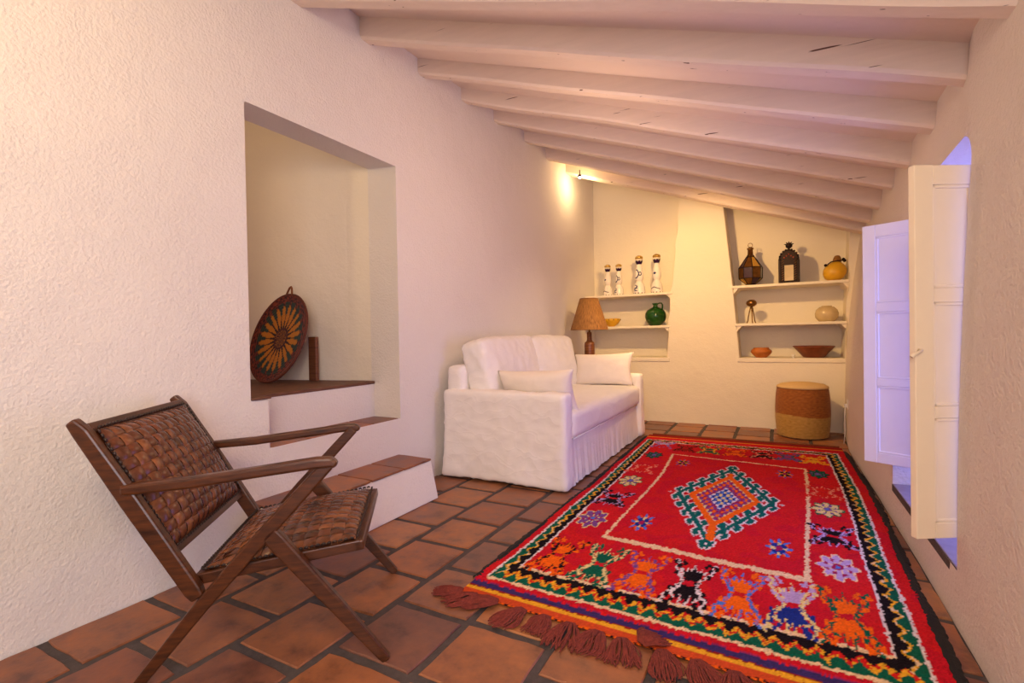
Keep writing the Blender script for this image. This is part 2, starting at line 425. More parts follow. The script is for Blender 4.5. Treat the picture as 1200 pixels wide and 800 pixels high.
# right wall with shuttered opening
OY0, OY1, OZ0, OZ1 = 2.37, 3.55, .205, 1.83
us = splits(Y0, 6.95, .25, (OY0, OY1)); vs = [-.04]+splits(0, 2.55, .1, (OZ0, OZ1))
def wr(y, z):
    nse = 0 if (OY0-.2 < y < OY1+.2) else noise.noise(Vector((y*1.1, z*1.1, 5.2)))*.006
    return (xr(y, z)+nse, y, z)
bm = sheet(wr, us, vs, lambda y, z: OY0 < y < OY1 and OZ0 < z < OZ1)
XO = 1.0
def rev(p, q, n=10):
    a = [(p[0]+(q[0]-p[0])*i/n, p[1]+(q[1]-p[1])*i/n) for i in range(n+1)]
    for (y0, z0), (y1, z1) in zip(a, a[1:]):
        quad(bm, (xr(y0, z0), y0, z0), (xr(y1, z1), y1, z1), (XO, y1, z1), (XO, y0, z0))
rev((OY0, OZ0), (OY0, OZ1), 16); rev((OY1, OZ0), (OY1, OZ1), 16); rev((OY0, OZ1), (OY1, OZ1), 1); rev((OY0, OZ0), (OY1, OZ0), 1)
# rounded corners of the shallow arch
for s, yc in ((1, OY0), (-1, OY1)):
    pts = []
    for k in range(7):
        a = PI/2*k/6; rr = .14; pts.append((yc+s*(rr-rr*math.sin(a)), OZ1-(rr-rr*math.cos(a))))
    cor = (yc, OZ1)
    for (ya, za), (yb, zb) in zip(pts, pts[1:]):
        quad(bm, (xr(ya, za), ya, za), (xr(yb, zb), yb, zb), (XO, yb, zb), (XO, ya, za))
        bm.faces.new([bm.verts.new((xr(*q)+.0, *q)) for q in ((ya, za), (yb, zb), cor)])
bmesh.ops.remove_doubles(bm, verts=bm.verts[:], dist=.001)
struct('wall_right', bm, M['wall_r'], smooth=False)
# sill tiles and window frame
sill = struct('trim_1', box((.577, OY0+.002, .17), (XO, OY1-.002, .2075)), M['grout'], label='tiled sill of the shuttered opening')
for i in range(3):
    for j in range(2):
        o = link_mesh('sill_tile', box((.579+j*.205, OY0+.01+i*.39, .206), (.775+j*.205, OY0+.392+i*.39, .2115)), M['bluetile'], sill, bevel=.003)
wf = empty('window_1', (.97, (OY0+OY1)/2, OZ0)); wf['kind'] = 'structure'
for lo, hi in (((-.03, -.59, 0), (.03, -.53, 1.6)), ((-.03, .53, 0), (.03, .59, 1.6)), ((-.03, -.53, 1.54), (.03, .53, 1.6)), ((-.03, -.53, .002), (.03, .53, .06))):
    link_mesh('window_frame', box(lo, hi), M['doorb'], wf, bevel=.004)

# rear wall, back wall, ceiling
struct('wall_rear', box((-2.9, Y0-.1, 0), (1.0, Y0, 3.75)), M['wall'])
# back wall: plane with two recesses
ZS = (.79, 1.2, 1.612)
def colL(z): return interp(z, [(.786, -1.205), (1.6, -1.15), (2.66, -1.03), (3.2, -.98)])
def colR(z): return interp(z, [(.786, -.385), (1.62, -.45), (2.475, -.53), (3, -.58)])
def rowz(z, zlist): pass
bm = bmesh.new()
zz = [-.04]+splits(0, 3.5, .14, (.786, 1.17, 1.2, 1.58, 1.612, 2.2))
RD = .42
XRA = .665
def xra(z): return interp(z, [(.786, .635), (2.1, .70)])
for za, zb in zip(zz, zz[1:]):
    xs_a = [-2.42, colL(za), colR(za), xra(za), .95]; xs_b = [-2.42, colL(zb), colR(zb), xra(zb), .95]
    for k in range(4):
        if za >= .785 and k == 0: continue
        if za >= .785 and k == 2: continue
        quad(bm, (xs_a[k], YB, za), (xs_a[k+1], YB, za), (xs_b[k+1], YB, zb), (xs_b[k], YB, zb))
    if za >= .785:
        for f in (colL, colR, xra):
            quad(bm, (f(za), YB, za), (f(za), YB+RD, za), (f(zb), YB+RD, zb), (f(zb), YB, zb))
quad(bm, (-2.5, YB+RD, .7), (1, YB+RD, .7), (1, YB+RD, 3.6), (-2.5, YB+RD, 3.6))
quad(bm, (-2.5, YB, .786), (1, YB, .786), (1, YB+RD, .786), (-2.5, YB+RD, .786))
bmesh.ops.remove_doubles(bm, verts=bm.verts[:], dist=.0008)
struct('wall_back', bm, M['wallsoft'], bevel=.012)
# masonry shelves, part of the wall, and rounded ledges
n = 1
def shelf(xa, xb, z, th=.032):
    global n
    n += 1
    o = struct('trim_%d' % n, box((xa, YB-.012, z-th), (xb, YB+RD-.001, z)), M['wallsoft'], bevel=.008)
    # chamfered plaster corners beneath
    return o
TL1 = shelf(-2.275, colL(1.2)+.012, 1.2); TL2 = shelf(-2.275, colL(1.6)+.012, 1.612)
TR1 = shelf(colR(1.2)-.02, xra(1.2)+.006, 1.2); TR2 = shelf(colR(1.62)-.02, xra(1.62)+.006, 1.64)
TL0 = shelf(-2.275, colL(.786)+.03, .80, .05); TR0 = shelf(colR(.786)-.03, xra(.786)+.01, .80, .05)
def gusset(xc, s, z, parent):   # triangular corner fillet below a shelf
    bmx = bmesh.new(); d = .055
    f = [(xc, z), (xc+s*d, z), (xc, z-d*1.1)]
    a = [bmx.verts.new((x, YB+.004, zz_)) for x, zz_ in f]; b = [bmx.verts.new((x, YB+RD-.002, zz_)) for x, zz_ in f]
    bmx.faces.new(a); bmx.faces.new(b[::-1])
    for i in range(3):
        j = (i+1) % 3; bmx.faces.new((a[i], b[i], b[j], a[j]))
    bmesh.ops.recalc_face_normals(bmx, faces=bmx.faces[:])
    link_mesh('corner_fillet', bmx, M['wallsoft'], parent)
gusset(colL(1.55), -1, 1.581, TL2); gusset(colL(1.15), -1, 1.169, TL1)
gusset(xra(1.55)+.002, -1, 1.609, TR2); gusset(xra(1.15)+.002, -1, 1.169, TR1); gusset(colR(1.55), 1, 1.609, TR2); gusset(colR(1.15), 1, 1.169, TR1)
# ceiling boards
bm = bmesh.new()
us = [-2.5, .9]
cy_ = [Y0, 0, 1.3, 2.4, 3.0, 3.6, 4.2, 4.8, 5.4, 6.0, 6.4, 7.0]
for off in (0, .1):
    for ya, yb_ in zip(cy_, cy_[1:]):
        quad(bm, (-2.6, ya, zceil(-2.6, ya)+off), (-2.6, yb_, zceil(-2.6, yb_)+off), (1.0, yb_, zceil(1.0, yb_)+off), (1.0, ya, zceil(1.0, ya)+off))
bmesh.ops.remove_doubles(bm, verts=bm.verts[:], dist=.001)
struct('ceiling', bm, M['ceil'])
# beams
BL = [(1.90, 3.06), (2.45, 3.125), (3.04, 3.165), (3.60, 3.185), (4.12, 3.195), (4.72, 3.205), (5.24, 3.175), (5.80, 3.165)]
BR = [(2.03, 2.07), (2.58, 2.085), (3.18, 2.10), (3.79, 2.095), (4.40, 2.11), (4.99, 2.09), (5.56, 2.085), (5.93, 2.06)]
def beam(pl, pr, seed, wd=.10):
    (ya, za), (yb, zb) = pl, pr; xa, xb = xl(ya)-.06, xt(yb)+.09
    sl = (zb-za)/(xt(yb)-xl(ya)); za -= sl*(-.06)*-1*-1; zb += sl*.09
    N = 26; bmx = bmesh.new(); rings = []
    for i in range(N+1):
        f = i/N; x = xa+(xb-xa)*f; y = ya+(yb-ya)*f; z = za+(zb-za)*f
        w1 = noise.noise(Vector((x*1.1, seed*3.3, 0)))*.012; w2 = noise.noise(Vector((x*1.3, seed*3.3, 9)))*.010; w3 = noise.noise(Vector((x*1.7, seed*5.3, 4)))*.008
        zt = zceil(x, y)+.02
        c = .014
        ring = [(x, y+w1, zt), (x, y+w1, z+w2+c), (x, y+w1+c, z+w2), (x, y+wd+w3-c, z+w2), (x, y+wd+w3, z+w2+c), (x, y+wd+w3, zt)]
        rings.append([bmx.verts.new(p) for p in ring])
    for a, b in zip(rings, rings[1:]):
        for k in range(6):
            j = (k+1) % 6; bmx.faces.new((a[k], a[j], b[j], b[k]))
    bmx.faces.new(rings[0][::-1]); bmx.faces.new(rings[-1])
    bmesh.ops.recalc_face_normals(bmx, faces=bmx.faces[:])
    return bmx
names = ['nearest the camera at the top of the picture', 'first full beam below the top edge', 'second full beam', 'third full beam', 'fourth full beam', 'fifth full beam', 'sixth full beam', 'last beam against the back wall, with the little spotlight']
o = struct('trim_8', beam((1.3, 3.02), (1.45, 2.05), 20), M['beam'])
o = struct('trim_9', beam((.7, 3.02), (.85, 2.05), 21), M['beam'])
for i, (a, b) in enumerate(zip(BL, BR)):
    o = struct('trim_%d' % (10+i), beam(a, b, i, .10 if i < 7 else .16), M['beam']); o['label'] = 'white painted ceiling beam, '+names[i]

# ------------------------------------------------------------------ spotlight
sp = empty('spotlight', (-2.10, 5.74, 3.045), label='small glowing spotlight under the last beam near the left wall', cat='light')
bm = lathe([(.006, .06), (.006, .0), (.022, 0), (.026, -.03), (.02, -.03)], 16)
link_mesh('lamp_holder', bm, M['dark'], sp, smooth=True)
bm = lathe([(0, -.012), (.019, -.03), (0, -.045)], 16); link_mesh('bulb', bm, M['glow'], sp, smooth=True)
light('POINT', 'spotlight_light', (-2.07, 5.80, 2.96), 6, (1, .70, .34), .03)

# ------------------------------------------------------------------ window shutters
def shutter(name, hinge, free, z0, z1, label, mat, extra, latch=False, s=1):
    hx, hy = hinge; fx, fy = free
    d = Vector((hx-fx, hy-fy, 0)); vis = d.length; d.normalize(); W = vis+extra
    ang = math.atan2(d.y, d.x)
    root = empty(name, (fx, fy, z0), ang, label=label, cat='shutter', group='panelled shutter leaves of the window')
    H = z1-z0; T = .028; st_ = .072*s
    zs = [0, .055, .445, .50, .885, .932, 1.325, H] if H > 1.3 else [0, .055, .4, .46, .8, .86, H-.06, H]
    k = H/1.38; zr = [0, .058*k, .446*k, .49*k, .875*k, .928*k, 1.308*k, H]
    for a, b in ((0, st_), (W-st_, W)):
        link_mesh('stile', box((a, -T/2, 0), (b, T/2, H)), mat, root, bevel=.003)
    for a, b in ((zr[0], zr[1]), (zr[2], zr[3]), (zr[4], zr[5]), (zr[6], zr[7])):
        link_mesh('rail', box((st_, -T/2+.001, a), (W-st_, T/2-.001, b)), mat, root, bevel=.003)
    for a, b in ((zr[1], zr[2]), (zr[3], zr[4]), (zr[5], zr[6])):
        bmx = box((st_-.002, -.005, a-.002), (W-st_+.002, .005, b+.002))
        link_mesh('panel', bmx, mat, root)
        for t0, in ((.012,),):
            bm2 = bmesh.new(); x0, x1 = st_, W-st_
            for lo, hi in (((x0, -.011, a), (x0+t0, .011, b)), ((x1-t0, -.011, a), (x1, .011, b)), ((x0, -.011, a), (x1, .011, a+t0)), ((x0, -.011, b-t0), (x1, .011, b))): add_box(bm2, lo, hi)
            link_mesh('moulding', bm2, mat, root, bevel=.003)
    if latch:
        bml = tube([(.012, -.014, .70), (.012, -.028, .70), (-.02, -.032, .685), (-.032, -.032, .678)], [.005, .005, .006, .007], 8)
        link_mesh('latch', bml, mat, root, smooth=True)
    return root
shutter('shutter_leaf', (.622, 2.425), (.442, 2.322), .322, 1.702, 'lamplit-toned shutter leaf with small latch, nearest the camera', M['door'], .085, True)
shutter('shutter_leaf', (.652, 3.43), (.449, 3.534), .335, 1.700, 'daylight-toned shutter leaf half hidden behind the nearer leaf', M['doorb'], .075, s=.9)

# ------------------------------------------------------------------ sofa
def soft_box(size, n=(10, 10, 10), rnd=.06, puff=.0, wr=.004, wscale=6, seed=0, hem=0, flare=0):
    """rounded, slightly crumpled box centred in x,y with base at z=0"""
    sx, sy, sz = size; bm = bmesh.new(); vmap = {}
    def V(i, j, k):
        key = (i, j, k)
        if key in vmap: return vmap[key]
        p = Vector((sx*(i/n[0]-.5), sy*(j/n[1]-.5), sz*(k/n[2]-.5)))
        h = Vector((sx/2, sy/2, sz/2)); r = min(rnd, *h)
        inner = Vector((max(-h.x+r, min(h.x-r, p.x)), max(-h.y+r, min(h.y-r, p.y)), max(-h.z+r, min(h.z-r, p.z))))
        d = p-inner
        if d.length > 1e-6:
            dn = d.normalized(); nrm = dn; p = inner+dn*min(d.length, r) if d.length > r else p
            if d.length > r: p = inner+dn*r
        else: nrm = Vector((0, 0, 1))
        if puff:
            a, b, c = p.x/h.x, p.y/h.y, p.z/h.z
            fx = (1-b*b)*(1-c*c); fy = (1-a*a)*(1-c*c); fz = (1-a*a)*(1-b*b)
            P3 = puff if isinstance(puff, tuple) else (puff, puff, puff)
            p = p+Vector((math.copysign(1, a)*fx*(abs(a) > .6)*P3[0], math.copysign(1, b)*fy*(abs(b) > .6)*P3[1], math.copysign(1, c)*fz*(abs(c) > .6)*P3[2]))
        q = p*wscale+Vector((seed*3.1, 0, seed))
        nz = noise.noise(q)*wr*.8+(1-abs(noise.noise(q*2.2+Vector((5, 5, 5)))))**6*wr
        p = p+nrm*nz
        if hem:
            t = (p.z+sz/2)/sz
            if t < .6:
                k2 = (1-t/.6)**1.3
                ang = p.x*9+p.y*9+seed
                off = (math.sin(ang)*hem*.5+flare)*k2
                p.x += math.copysign(1, p.x)*off*(abs(p.x) > h.x*.8); p.y += math.copysign(1, p.y)*off*(abs(p.y) > h.y*.8)
                if t < .08: p.z += (math.sin(ang*.7+1)*.5+.5)*.012
        v = bm.verts.new((p.x, p.y, p.z+sz/2)); vmap[key] = v; return v
    nx, ny, nz_ = n
    for i in range(nx):
        for j in range(ny):
            bm.faces.new((V(i, j, 0), V(i, j+1, 0), V(i+1, j+1, 0), V(i+1, j, 0)))
            bm.faces.new((V(i, j, nz_), V(i+1, j, nz_), V(i+1, j+1, nz_), V(i, j+1, nz_)))
    for i in range(nx):
        for k in range(nz_):
            bm.faces.new((V(i, 0, k), V(i+1, 0, k), V(i+1, 0, k+1), V(i, 0, k+1)))
            bm.faces.new((V(i, ny, k), V(i, ny, k+1), V(i+1, ny, k+1), V(i+1, ny, k)))
    for j in range(ny):
        for k in range(nz_):
            bm.faces.new((V(0, j, k), V(0, j, k+1), V(0, j+1, k+1), V(0, j+1, k)))
            bm.faces.new((V(nx, j, k), V(nx, j+1, k), V(nx, j+1, k+1), V(nx, j, k+1)))
    return bm
def put(name, bm, mat, loc, rot=(0, 0, 0), parent=None, smooth=True):
    o = link_mesh(name, bm, mat, parent, smooth=smooth); o.location = loc; o.rotation_euler = rot; return o
sofa = empty('sofa', (-1.83, 4.27, 0), label='white slipcovered two-seat sofa against the left wall', cat='sofa')
def sp_(x, y, z): return (x+1.83, y-4.27, z)
put('armrest', soft_box((1.03, .14, .675), (48, 8, 34), .03, 0, .007, 5, 1, .022, .010), M['linen'], sp_(-1.805, 3.235, .012), parent=sofa)
put('armrest', soft_box((1.03, .14, .665), (24, 8, 20), .03, 0, .005, 5, 2, .018, .008), M['linen'], sp_(-1.79, 5.30, .012), parent=sofa)
put('back_frame', soft_box((.15, 2.10, .84), (6, 40, 20), .04, 0, .004, 5, 3), M['linen'], sp_(-2.245, 4.27, .035), parent=sofa)
# skirt with soft pleats
def skirt():
    bm = bmesh.new(); N = 150; rows_ = 12; g = []
    for i in range(N+1):
        f = i/N; y = 3.285+(5.26-3.285)*f
        col = []
        for k in range(rows_+1):
            t = k/rows_; z = .012+.345*t; d = (1-t)
            x = -1.325+.022*d + d*(.005*math.sin(y*31+math.sin(y*7)*2)+.0035*math.sin(y*83))+(-.02*math.exp(-((y-3.40)/.012)**2)-.02*math.exp(-((y-5.17)/.012)**2))*d + noise.noise(Vector((y*6, z*5, 3)))*.006
            z2 = z+(0 if k else (math.sin(y*11)*.5+.5)*.008)
            col.append(bm.verts.new((x+1.83, y-4.27, z2)))
        g.append(col)
    back = [[bm.verts.new((v.co.x-.10, v.co.y, v.co.z)) for v in (c[0], c[-1])] for c in g]
    for a, b in zip(g, g[1:]):
        for k in range(rows_): bm.faces.new((a[k], b[k], b[k+1], a[k+1]))
    for i in range(N):
        bm.faces.new((g[i][-1], g[i+1][-1], back[i+1][1], back[i][1]))
    return bm
seam = tube([(-1.30+1.83, 3.34-4.27, .352), (-1.302+1.83, 4.27-4.27, .350), (-1.305+1.83, 5.20-4.27, .352)], .006, 6)
put('seam_cord', seam, M['linen'], (0, 0, 0), parent=sofa)
put('skirt', skirt(), M['linen'], (0, 0, 0), parent=sofa)
put('seat_base', box((-2.2+1.83, 3.3-4.27, .06), (-1.36+1.83, 5.23-4.27, .35)), M['linen'], (0, 0, 0), parent=sofa, smooth=False)
put('seat_cushion', soft_box((.99, 1.93, .20), (26, 44, 12), .05, (.008, .004, .04), .007, 4, 4), M['linen'], sp_(-1.775, 4.27, .352), parent=sofa)
for k, (y, ry, rz) in enumerate(((3.775, -.20, .02), (4.735, -.22, -.02))):
    put('back_cushion', soft_box((.21, .950, .555), (14, 36, 26), .045, (.055, .012, .022), .012, 5, 6+k), M['linen'], sp_(-2.03, y, .528), (-.018 if k else .030, ry, rz), sofa)
    sm_ = bmesh.new()
    for xs_ in (-.088, .088):
        tube([(xs_*(1+.1*math.sin(q*1.3)), .46*math.cos(a) if abs(math.cos(a)) < .98 else .46*math.copysign(1, math.cos(a)), .278+.262*math.sin(a)) for q, a in ((q, 2*PI*q/48) for q in range(49))], .0035, 5, sm_, cap=False) if False else None
    sm_.free()
def pillow(w, h, t, seed):
    bm = bmesh.new(); n1, n2 = 30, 20; top = {}; bot = {}
    for i in range(n1+1):
        for j in range(n2+1):
            a, b = i/n1*2-1, j/n2*2-1
            pin = 1-.09*(1-a*a)*abs(b)**3-.0; pin2 = 1-.12*(1-b*b)*abs(a)**3
            x = a*w/2*pin2; y = b*h/2*pin
            e = max(0, (1-abs(a)**2.6)*(1-abs(b)**2.6))**.5
            nz = noise.noise(Vector((a*3+seed, b*3, seed)))*.010*e
            top[i, j] = bm.verts.new((x, y, t/2*e+nz+.001)); bot[i, j] = top[i, j] if (i in (0, n1) or j in (0, n2)) else bm.verts.new((x, y, -t/2*e+nz))
    for i in range(n1):
        for j in range(n2):
            bm.faces.new((top[i, j], top[i+1, j], top[i+1, j+1], top[i, j+1])); bm.faces.new((bot[i, j], bot[i, j+1], bot[i+1, j+1], bot[i+1, j]))
    return bm
def pill(name, w, h, t, seed, loc, rot, label):
    o = link_mesh(name, pillow(w, h, t, seed), M['cushion'], smooth=True); o.location = loc; o.rotation_euler = rot
    tag(o, label, 'cushion', 'cream cushions on the sofa'); return o
# pillow local: x width, y height, z thickness
pill('cushion', .66, .36, .17, 2, (-1.62, 3.43, .672), (R(108), R(-2), R(-3)), 'cream rectangular cushion leaning on the nearer sofa arm')
pill('cushion', .66, .36, .16, 5, (-1.645, 5.12, .728), (R(74), R(-2), R(3)), 'cream rectangular cushion leaning on the far sofa arm below the lamp')

# ------------------------------------------------------------------ side table and lamp behind the sofa
tx, ty = -1.98, 5.66

tb = empty('side_table', (tx, ty, 0), label='low wooden side table hidden behind the sofa, under the lamp', cat='table')
put('table_top', lathe([(0, .59), (.19, .59), (.20, .60), (.20, .615), (.19, .62), (0, .62)], 32), M['lampwood'], (0, 0, 0), parent=tb)
for k in range(3):
    a = 2*PI*k/3; put('leg', tube([(.10*math.cos(a), .10*math.sin(a), .592), (.16*math.cos(a), .16*math.sin(a), .001)], [.016, .011], 10), M['lampwood'], (0, 0, 0), parent=tb)
lp = empty('table_lamp', (tx, ty, .622), label='table lamp with turned wooden base and woven fibre shade behind sofa', cat='lamp')
put('lamp_base', lathe([(0, 0), (.058, 0), (.06, .01), (.06, .36), (.057, .385), (.036, .40), (.030, .42), (.029, .50), (.022, .51), (0, .51)], 32), M['lampwood'], (0, 0, 0), parent=lp)
put('neck', lathe([(.012, .505), (.012, .60), (0, .60)], 12), M['brass'], (0, 0, 0), parent=lp)
bm = lathe([(.225, .535), (.109, .908), (.105, .908), (.219, .535)], 40, close=False)
put('lamp_shade', bm, M['shade'], (0, 0, 0), parent=lp)
put('shade_ring', tube([(.107*math.cos(2*PI*i/32), .107*math.sin(2*PI*i/32), .908) for i in range(33)], .004, 6, cap=False), M['brass'], (0, 0, 0), parent=lp)
bm = bmesh.new()
for k in range(3):
    a = 2*PI*k/3; tube([(0, 0, .60), (.106*math.cos(a), .106*math.sin(a), .905)], .0025, 5, bm)
put('shade_support', bm, M['brass'], (0, 0, 0), parent=lp)

# ------------------------------------------------------------------ pouf
def col_lathe(prof, colf, n=96):
    """lathe with per-vertex colour"""
    bm = lathe(prof, n); cl = bm.verts.layers.float_color.new('Col')
    for v in bm.verts: v[cl] = (*colf(v.co), 1)
    return bm
def pouf_prof():
    pr = [(0, 0)]; Rm = .245
    pr += [(.20, .0)]
    N = 84
    for i in range(N+1):
        t = i/N; z = .015+.505*t; r = .212+.04*math.sin(PI*min(1, (t+.10)/1.25))**.5 - .004*t**3
        r += .0035*math.sin(t*N*PI/1.5)
        pr.append((r, z))
    return pr
pf = empty('pouf', (.225, 5.99, 0), label='round two-tone woven jute pouf with cream canvas top', cat='pouf')
def pcol(c):
    t = noise.noise(Vector((math.atan2(c.y, c.x)*9, c.z*60, 0)))*.5+.5
    a, b = (lin('a8672a'), lin('7c4218')) if c.z > .235+.012*math.sin(math.atan2(c.y, c.x)*2) else (lin('c49a50'), lin('9a7436'))
    return tuple(a[i]*t+b[i]*(1-t) for i in range(3))
o = put('woven_body', col_lathe(pouf_prof(), pcol, 120), M['straw'], (0, 0, 0), parent=pf)
put('canvas_top', lathe([(.240, .510), (.236, .528), (.20, .548), (.12, .562), (0, .566)], 40), M['burlap'], (0, 0, 0), parent=pf)

# ------------------------------------------------------------------ objects on the shelves
def YS(d=.12): return YB+d
def bottle(x, y, h, kind, label):
    s = h/.40
    root = empty('ceramic_bottle', (x, y, 1.612), random.uniform(-.3, .3), label=label, cat='bottle', group='painted bottles on the top left shelf')
    prof = [(0, 0), (.046, 0), (.050, .006), (.050, .03), (.047, .07), (.038, .105), (.026, .125), (.023, .135), (.030, .15), (.036, .175), (.036, .20), (.030, .245), (.022, .29), (.018, .315), (.017, .325), (0, .325)]
    pr = []
    for (r0, z0), (r1, z1) in zip(prof, prof[1:]):
        k = max(1, int((abs(z1-z0)+abs(r1-r0))/.004))
        for i in range(k): pr.append((r0+(r1-r0)*i/k, z0+(z1-z0)*i/k))
    pr.append(prof[-1])
    W_, B_, K_ = lin('efe6dc'), lin('2c3a66'), lin('3a2a3a')
    def cf(c):
        a = math.atan2(c.y, c.x)+PI/2+.35; a = (a+PI) % (2*PI)-PI; z = c.z; u = a*.036
        def near(d, w=.0035): return abs(d) < w
        if z < .012 and (int((a+8)*5) % 3 == 0): return K_
        if kind == 0:
            if near(math.hypot(u, z-.205)-.005, .008): return B_
            if .03 < z < .10 and near(z-(.06-abs(u)*.6), .005) and abs(u) < .04: return K_
        else:
            if near(math.hypot(u+.012, (z-.21)*.7)-.030, .0045) and u > -.02: return B_
            if near(math.hypot(u+.010, z-.075)-.016, .0045) and u > -.015: return B_
            if near(math.hypot(u-.004, z-.045)-.014, .0045) and u < .01: return B_
            if near(math.hypot(u-.03, (z-.21)*.7)-.012, .004): return B_
        return W_
    o = put('bottle_body', col_lathe([(r*s*1.22, z*s) for r, z in pr], lambda c: cf(Vector((c.x/s, c.y/s, c.z/s))), 72), M['white_ceramic'], (0, 0, 0), parent=root)
    def cf2(c):
        a = math.atan2(c.y, c.x); lim = .344+.012*abs(math.sin(a*4))
        return lin('2a1038') if c.z/s < lim else lin('e8dcc8')
    put('collar', col_lathe([(.019*s, .308*s), (.030*s, .318*s), (.036*s, .335*s), (.038*s, .345*s), (.040*s, .358*s), (.036*s, .366*s), (0, .367*s)], cf2, 48), M['white_ceramic'], (0, 0, 0), parent=root)
    put('stopper', lathe([(0, .366*s), (.036*s, .367*s), (.042*s, .378*s), (.037*s, .394*s), (.020*s, .404*s), (0, .407*s)], 24), M['gold'], (0, 0, 0), parent=root)
for x, y, h, k, lb in ((-1.975, 6.41, .405, 0, 'small white bottle with one dot, leftmost on the top left shelf'),
                       (-1.825, 6.41, .402, 1, 'small white bottle with blue swirls, second from left on the top left shelf'),
                       (-1.556, 6.40, .485, 1, 'tall white bottle with blue swirls beside the plain tall one'),
                       (-1.335, 6.40, .485, 0, 'tall white bottle with one dot, rightmost on the top left shelf')):
    bottle(x, y, h, k, lb)
# green jug
jg = empty('jug', (-1.37, 6.46, 1.2005), -.3, label='round dark green glazed jug on the lower left shelf', cat='jug')
put('jug_body', lathe([(0, 0), (.062, 0), (.075, .006), (.115, .055), (.132, .11), (.128, .155), (.10, .20), (.055, .228), (.030, .238), (.026, .262), (.040, .276), (.043, .286), (.034, .284), (.02, .262), (0, .25)], 48), M['green'], (0, 0, 0), parent=jg)
put('handle', tube([(.030, 0, .272), (.055, 0, .285), (.085, 0, .283), (.098, 0, .262), (.098, 0, .225), (.088, 0, .19)], [.009, .009, .009, .009, .010, .012], 10), M['green'], (0, 0, 0), parent=jg)
# yellow bowl with dark rim marks
yb = empty('bowl', (-1.945, 6.45, 1.2005), label='small yellow bowl with dark rim marks beside the lamp shade', cat='bowl')
put('bowl_body', lathe([(0, 0), (.04, 0), (.045, .008), (.085, .035), (.115, .075), (.122, .105), (.116, .105), (.105, .075), (.07, .04), (0, .025)], 40), M['yellow'], (0, 0, 0), parent=yb)
bm = bmesh.new()
for k in range(12):
    a = 2*PI*k/12; tube([(.118*math.cos(a), .118*math.sin(a), .082), (.124*math.cos(a), .124*math.sin(a), .099)], .004, 6, bm)
put('rim_marks', bm, M['dark'], (0, 0, 0), parent=yb)['kind'] = 'stuff'

# lantern with faceted glass body
la = empty('lantern', (-.268, 6.47, 1.641), .2, label='onion-shaped faceted brass and dark glass lantern with a ring on top', cat='lantern')
def faceted(prof, n, mats, parent, names, bulge=1.0):
    for (r0, z0), (r1, z1), mt, nm in zip(prof, prof[1:], mats, names):
        for k in range(n):
            a0, a1 = 2*PI*k/n, 2*PI*(k+1)/n; bm = bmesh.new()
            P4 = [(r0*math.cos(a0), r0*math.sin(a0), z0), (r0*math.cos(a1), r0*math.sin(a1), z0), (r1*math.cos(a1), r1*math.sin(a1), z1), (r1*math.cos(a0), r1*math.sin(a0), z1)]
            inn = [(x*.95, y*.95, z) for x, y, z in P4]
            add_hexa(bm, inn+P4) if False else None
            o_ = [bm.verts.new(p) for p in P4]; i_ = [bm.verts.new(p) for p in inn]
            bm.faces.new(o_); bm.faces.new(i_[::-1])
            for q in range(4):
                s = (q+1) % 4; bm.faces.new((o_[s], o_[q], i_[q], i_[s]))
            link_mesh(nm, bm, mt[k % len(mt)], parent)
    bm = bmesh.new()
    for k in range(n):
        a = 2*PI*k/n; tube([(r*1.01*math.cos(a), r*1.01*math.sin(a), z) for r, z in prof], .0045, 6, bm)
    for r, z in prof[1:-1]: tube([(r*1.01*math.cos(2*PI*k/n), r*1.01*math.sin(2*PI*k/n), z) for k in range(n+1)], .0045, 6, bm)
    link_mesh('metal_ribs', bm, M['dark'], parent)
faceted([(.055, .02), (.125, .085), (.127, .21), (.045, .335), (.03, .36)], 8, [(M['violet'], M['amber'], M['brass']), (M['brass'], M['violet']), (M['amber'], M['violet'], M['brass']), (M['brass'],)], la, ['lower_pane', 'side_pane', 'upper_pane', 'neck_panel'])
put('lantern_foot', lathe([(0, 0), (.06, 0), (.06, .012), (.05, .022), (0, .022)], 8), M['dark'], (0, 0, 0), parent=la, smooth=False)
put('lantern_chimney', lathe([(.030, .355), (.028, .42), (.036, .425), (.036, .44), (.02, .45), (0, .452)], 16), M['brass'], (0, 0, 0), parent=la)
put('ring', tube([(.024*math.cos(2*PI*i/20), 0, .475+.024*math.sin(2*PI*i/20)) for i in range(21)], .0035, 6, cap=False), M['brass'], (0, 0, 0), parent=la)

# arched dark lantern
lb = empty('lantern', (.128, 6.47, 1.641), -.06, label='black arched openwork lantern with a pale yellow pane and finial', cat='lantern')
W2 = .104
link_mesh('lantern_base', box((-W2, -.075, 0), (W2, .075, .02)), M['dark'], lb, bevel=.003)
for sx in (-1, 1):
    for sy in (-1, 1):
        link_mesh('corner_post', box((sx*.092-.012, sy*.062-.012, .02), (sx*.092+.012, sy*.062+.012, .27)), M['dark'], lb, bevel=.003)
for sx in (-1, 1):
    link_mesh('lattice_panel', box((sx*.062-.016, -.070, .02), (sx*.062+.016, -.056, .262)), M['dark'], lb, bevel=.003)
    link_mesh('lattice_panel', box((sx*.098-.004, -.05, .02), (sx*.098+.004, .05, .262)), M['violet'], lb)
    bm = bmesh.new()
    for q in range(9): tube([(sx*.062-.014, -.073, .035+q*.026), (sx*.062+.014, -.073, .052+q*.026)], .0025, 5, bm)
    link_mesh('fretwork', bm, M['brass'], lb)
link_mesh('back_panel', box((-.08, .056, .02), (.08, .066, .262)), M['dark'], lb)
link_mesh('pane', box((-.045, -.062, .03), (.045, -.056, .205)), M['pale'], lb)
link_mesh('lintel', box((-.062, -.074, .205), (.062, -.056, .27)), M['dark'], lb, bevel=.002)
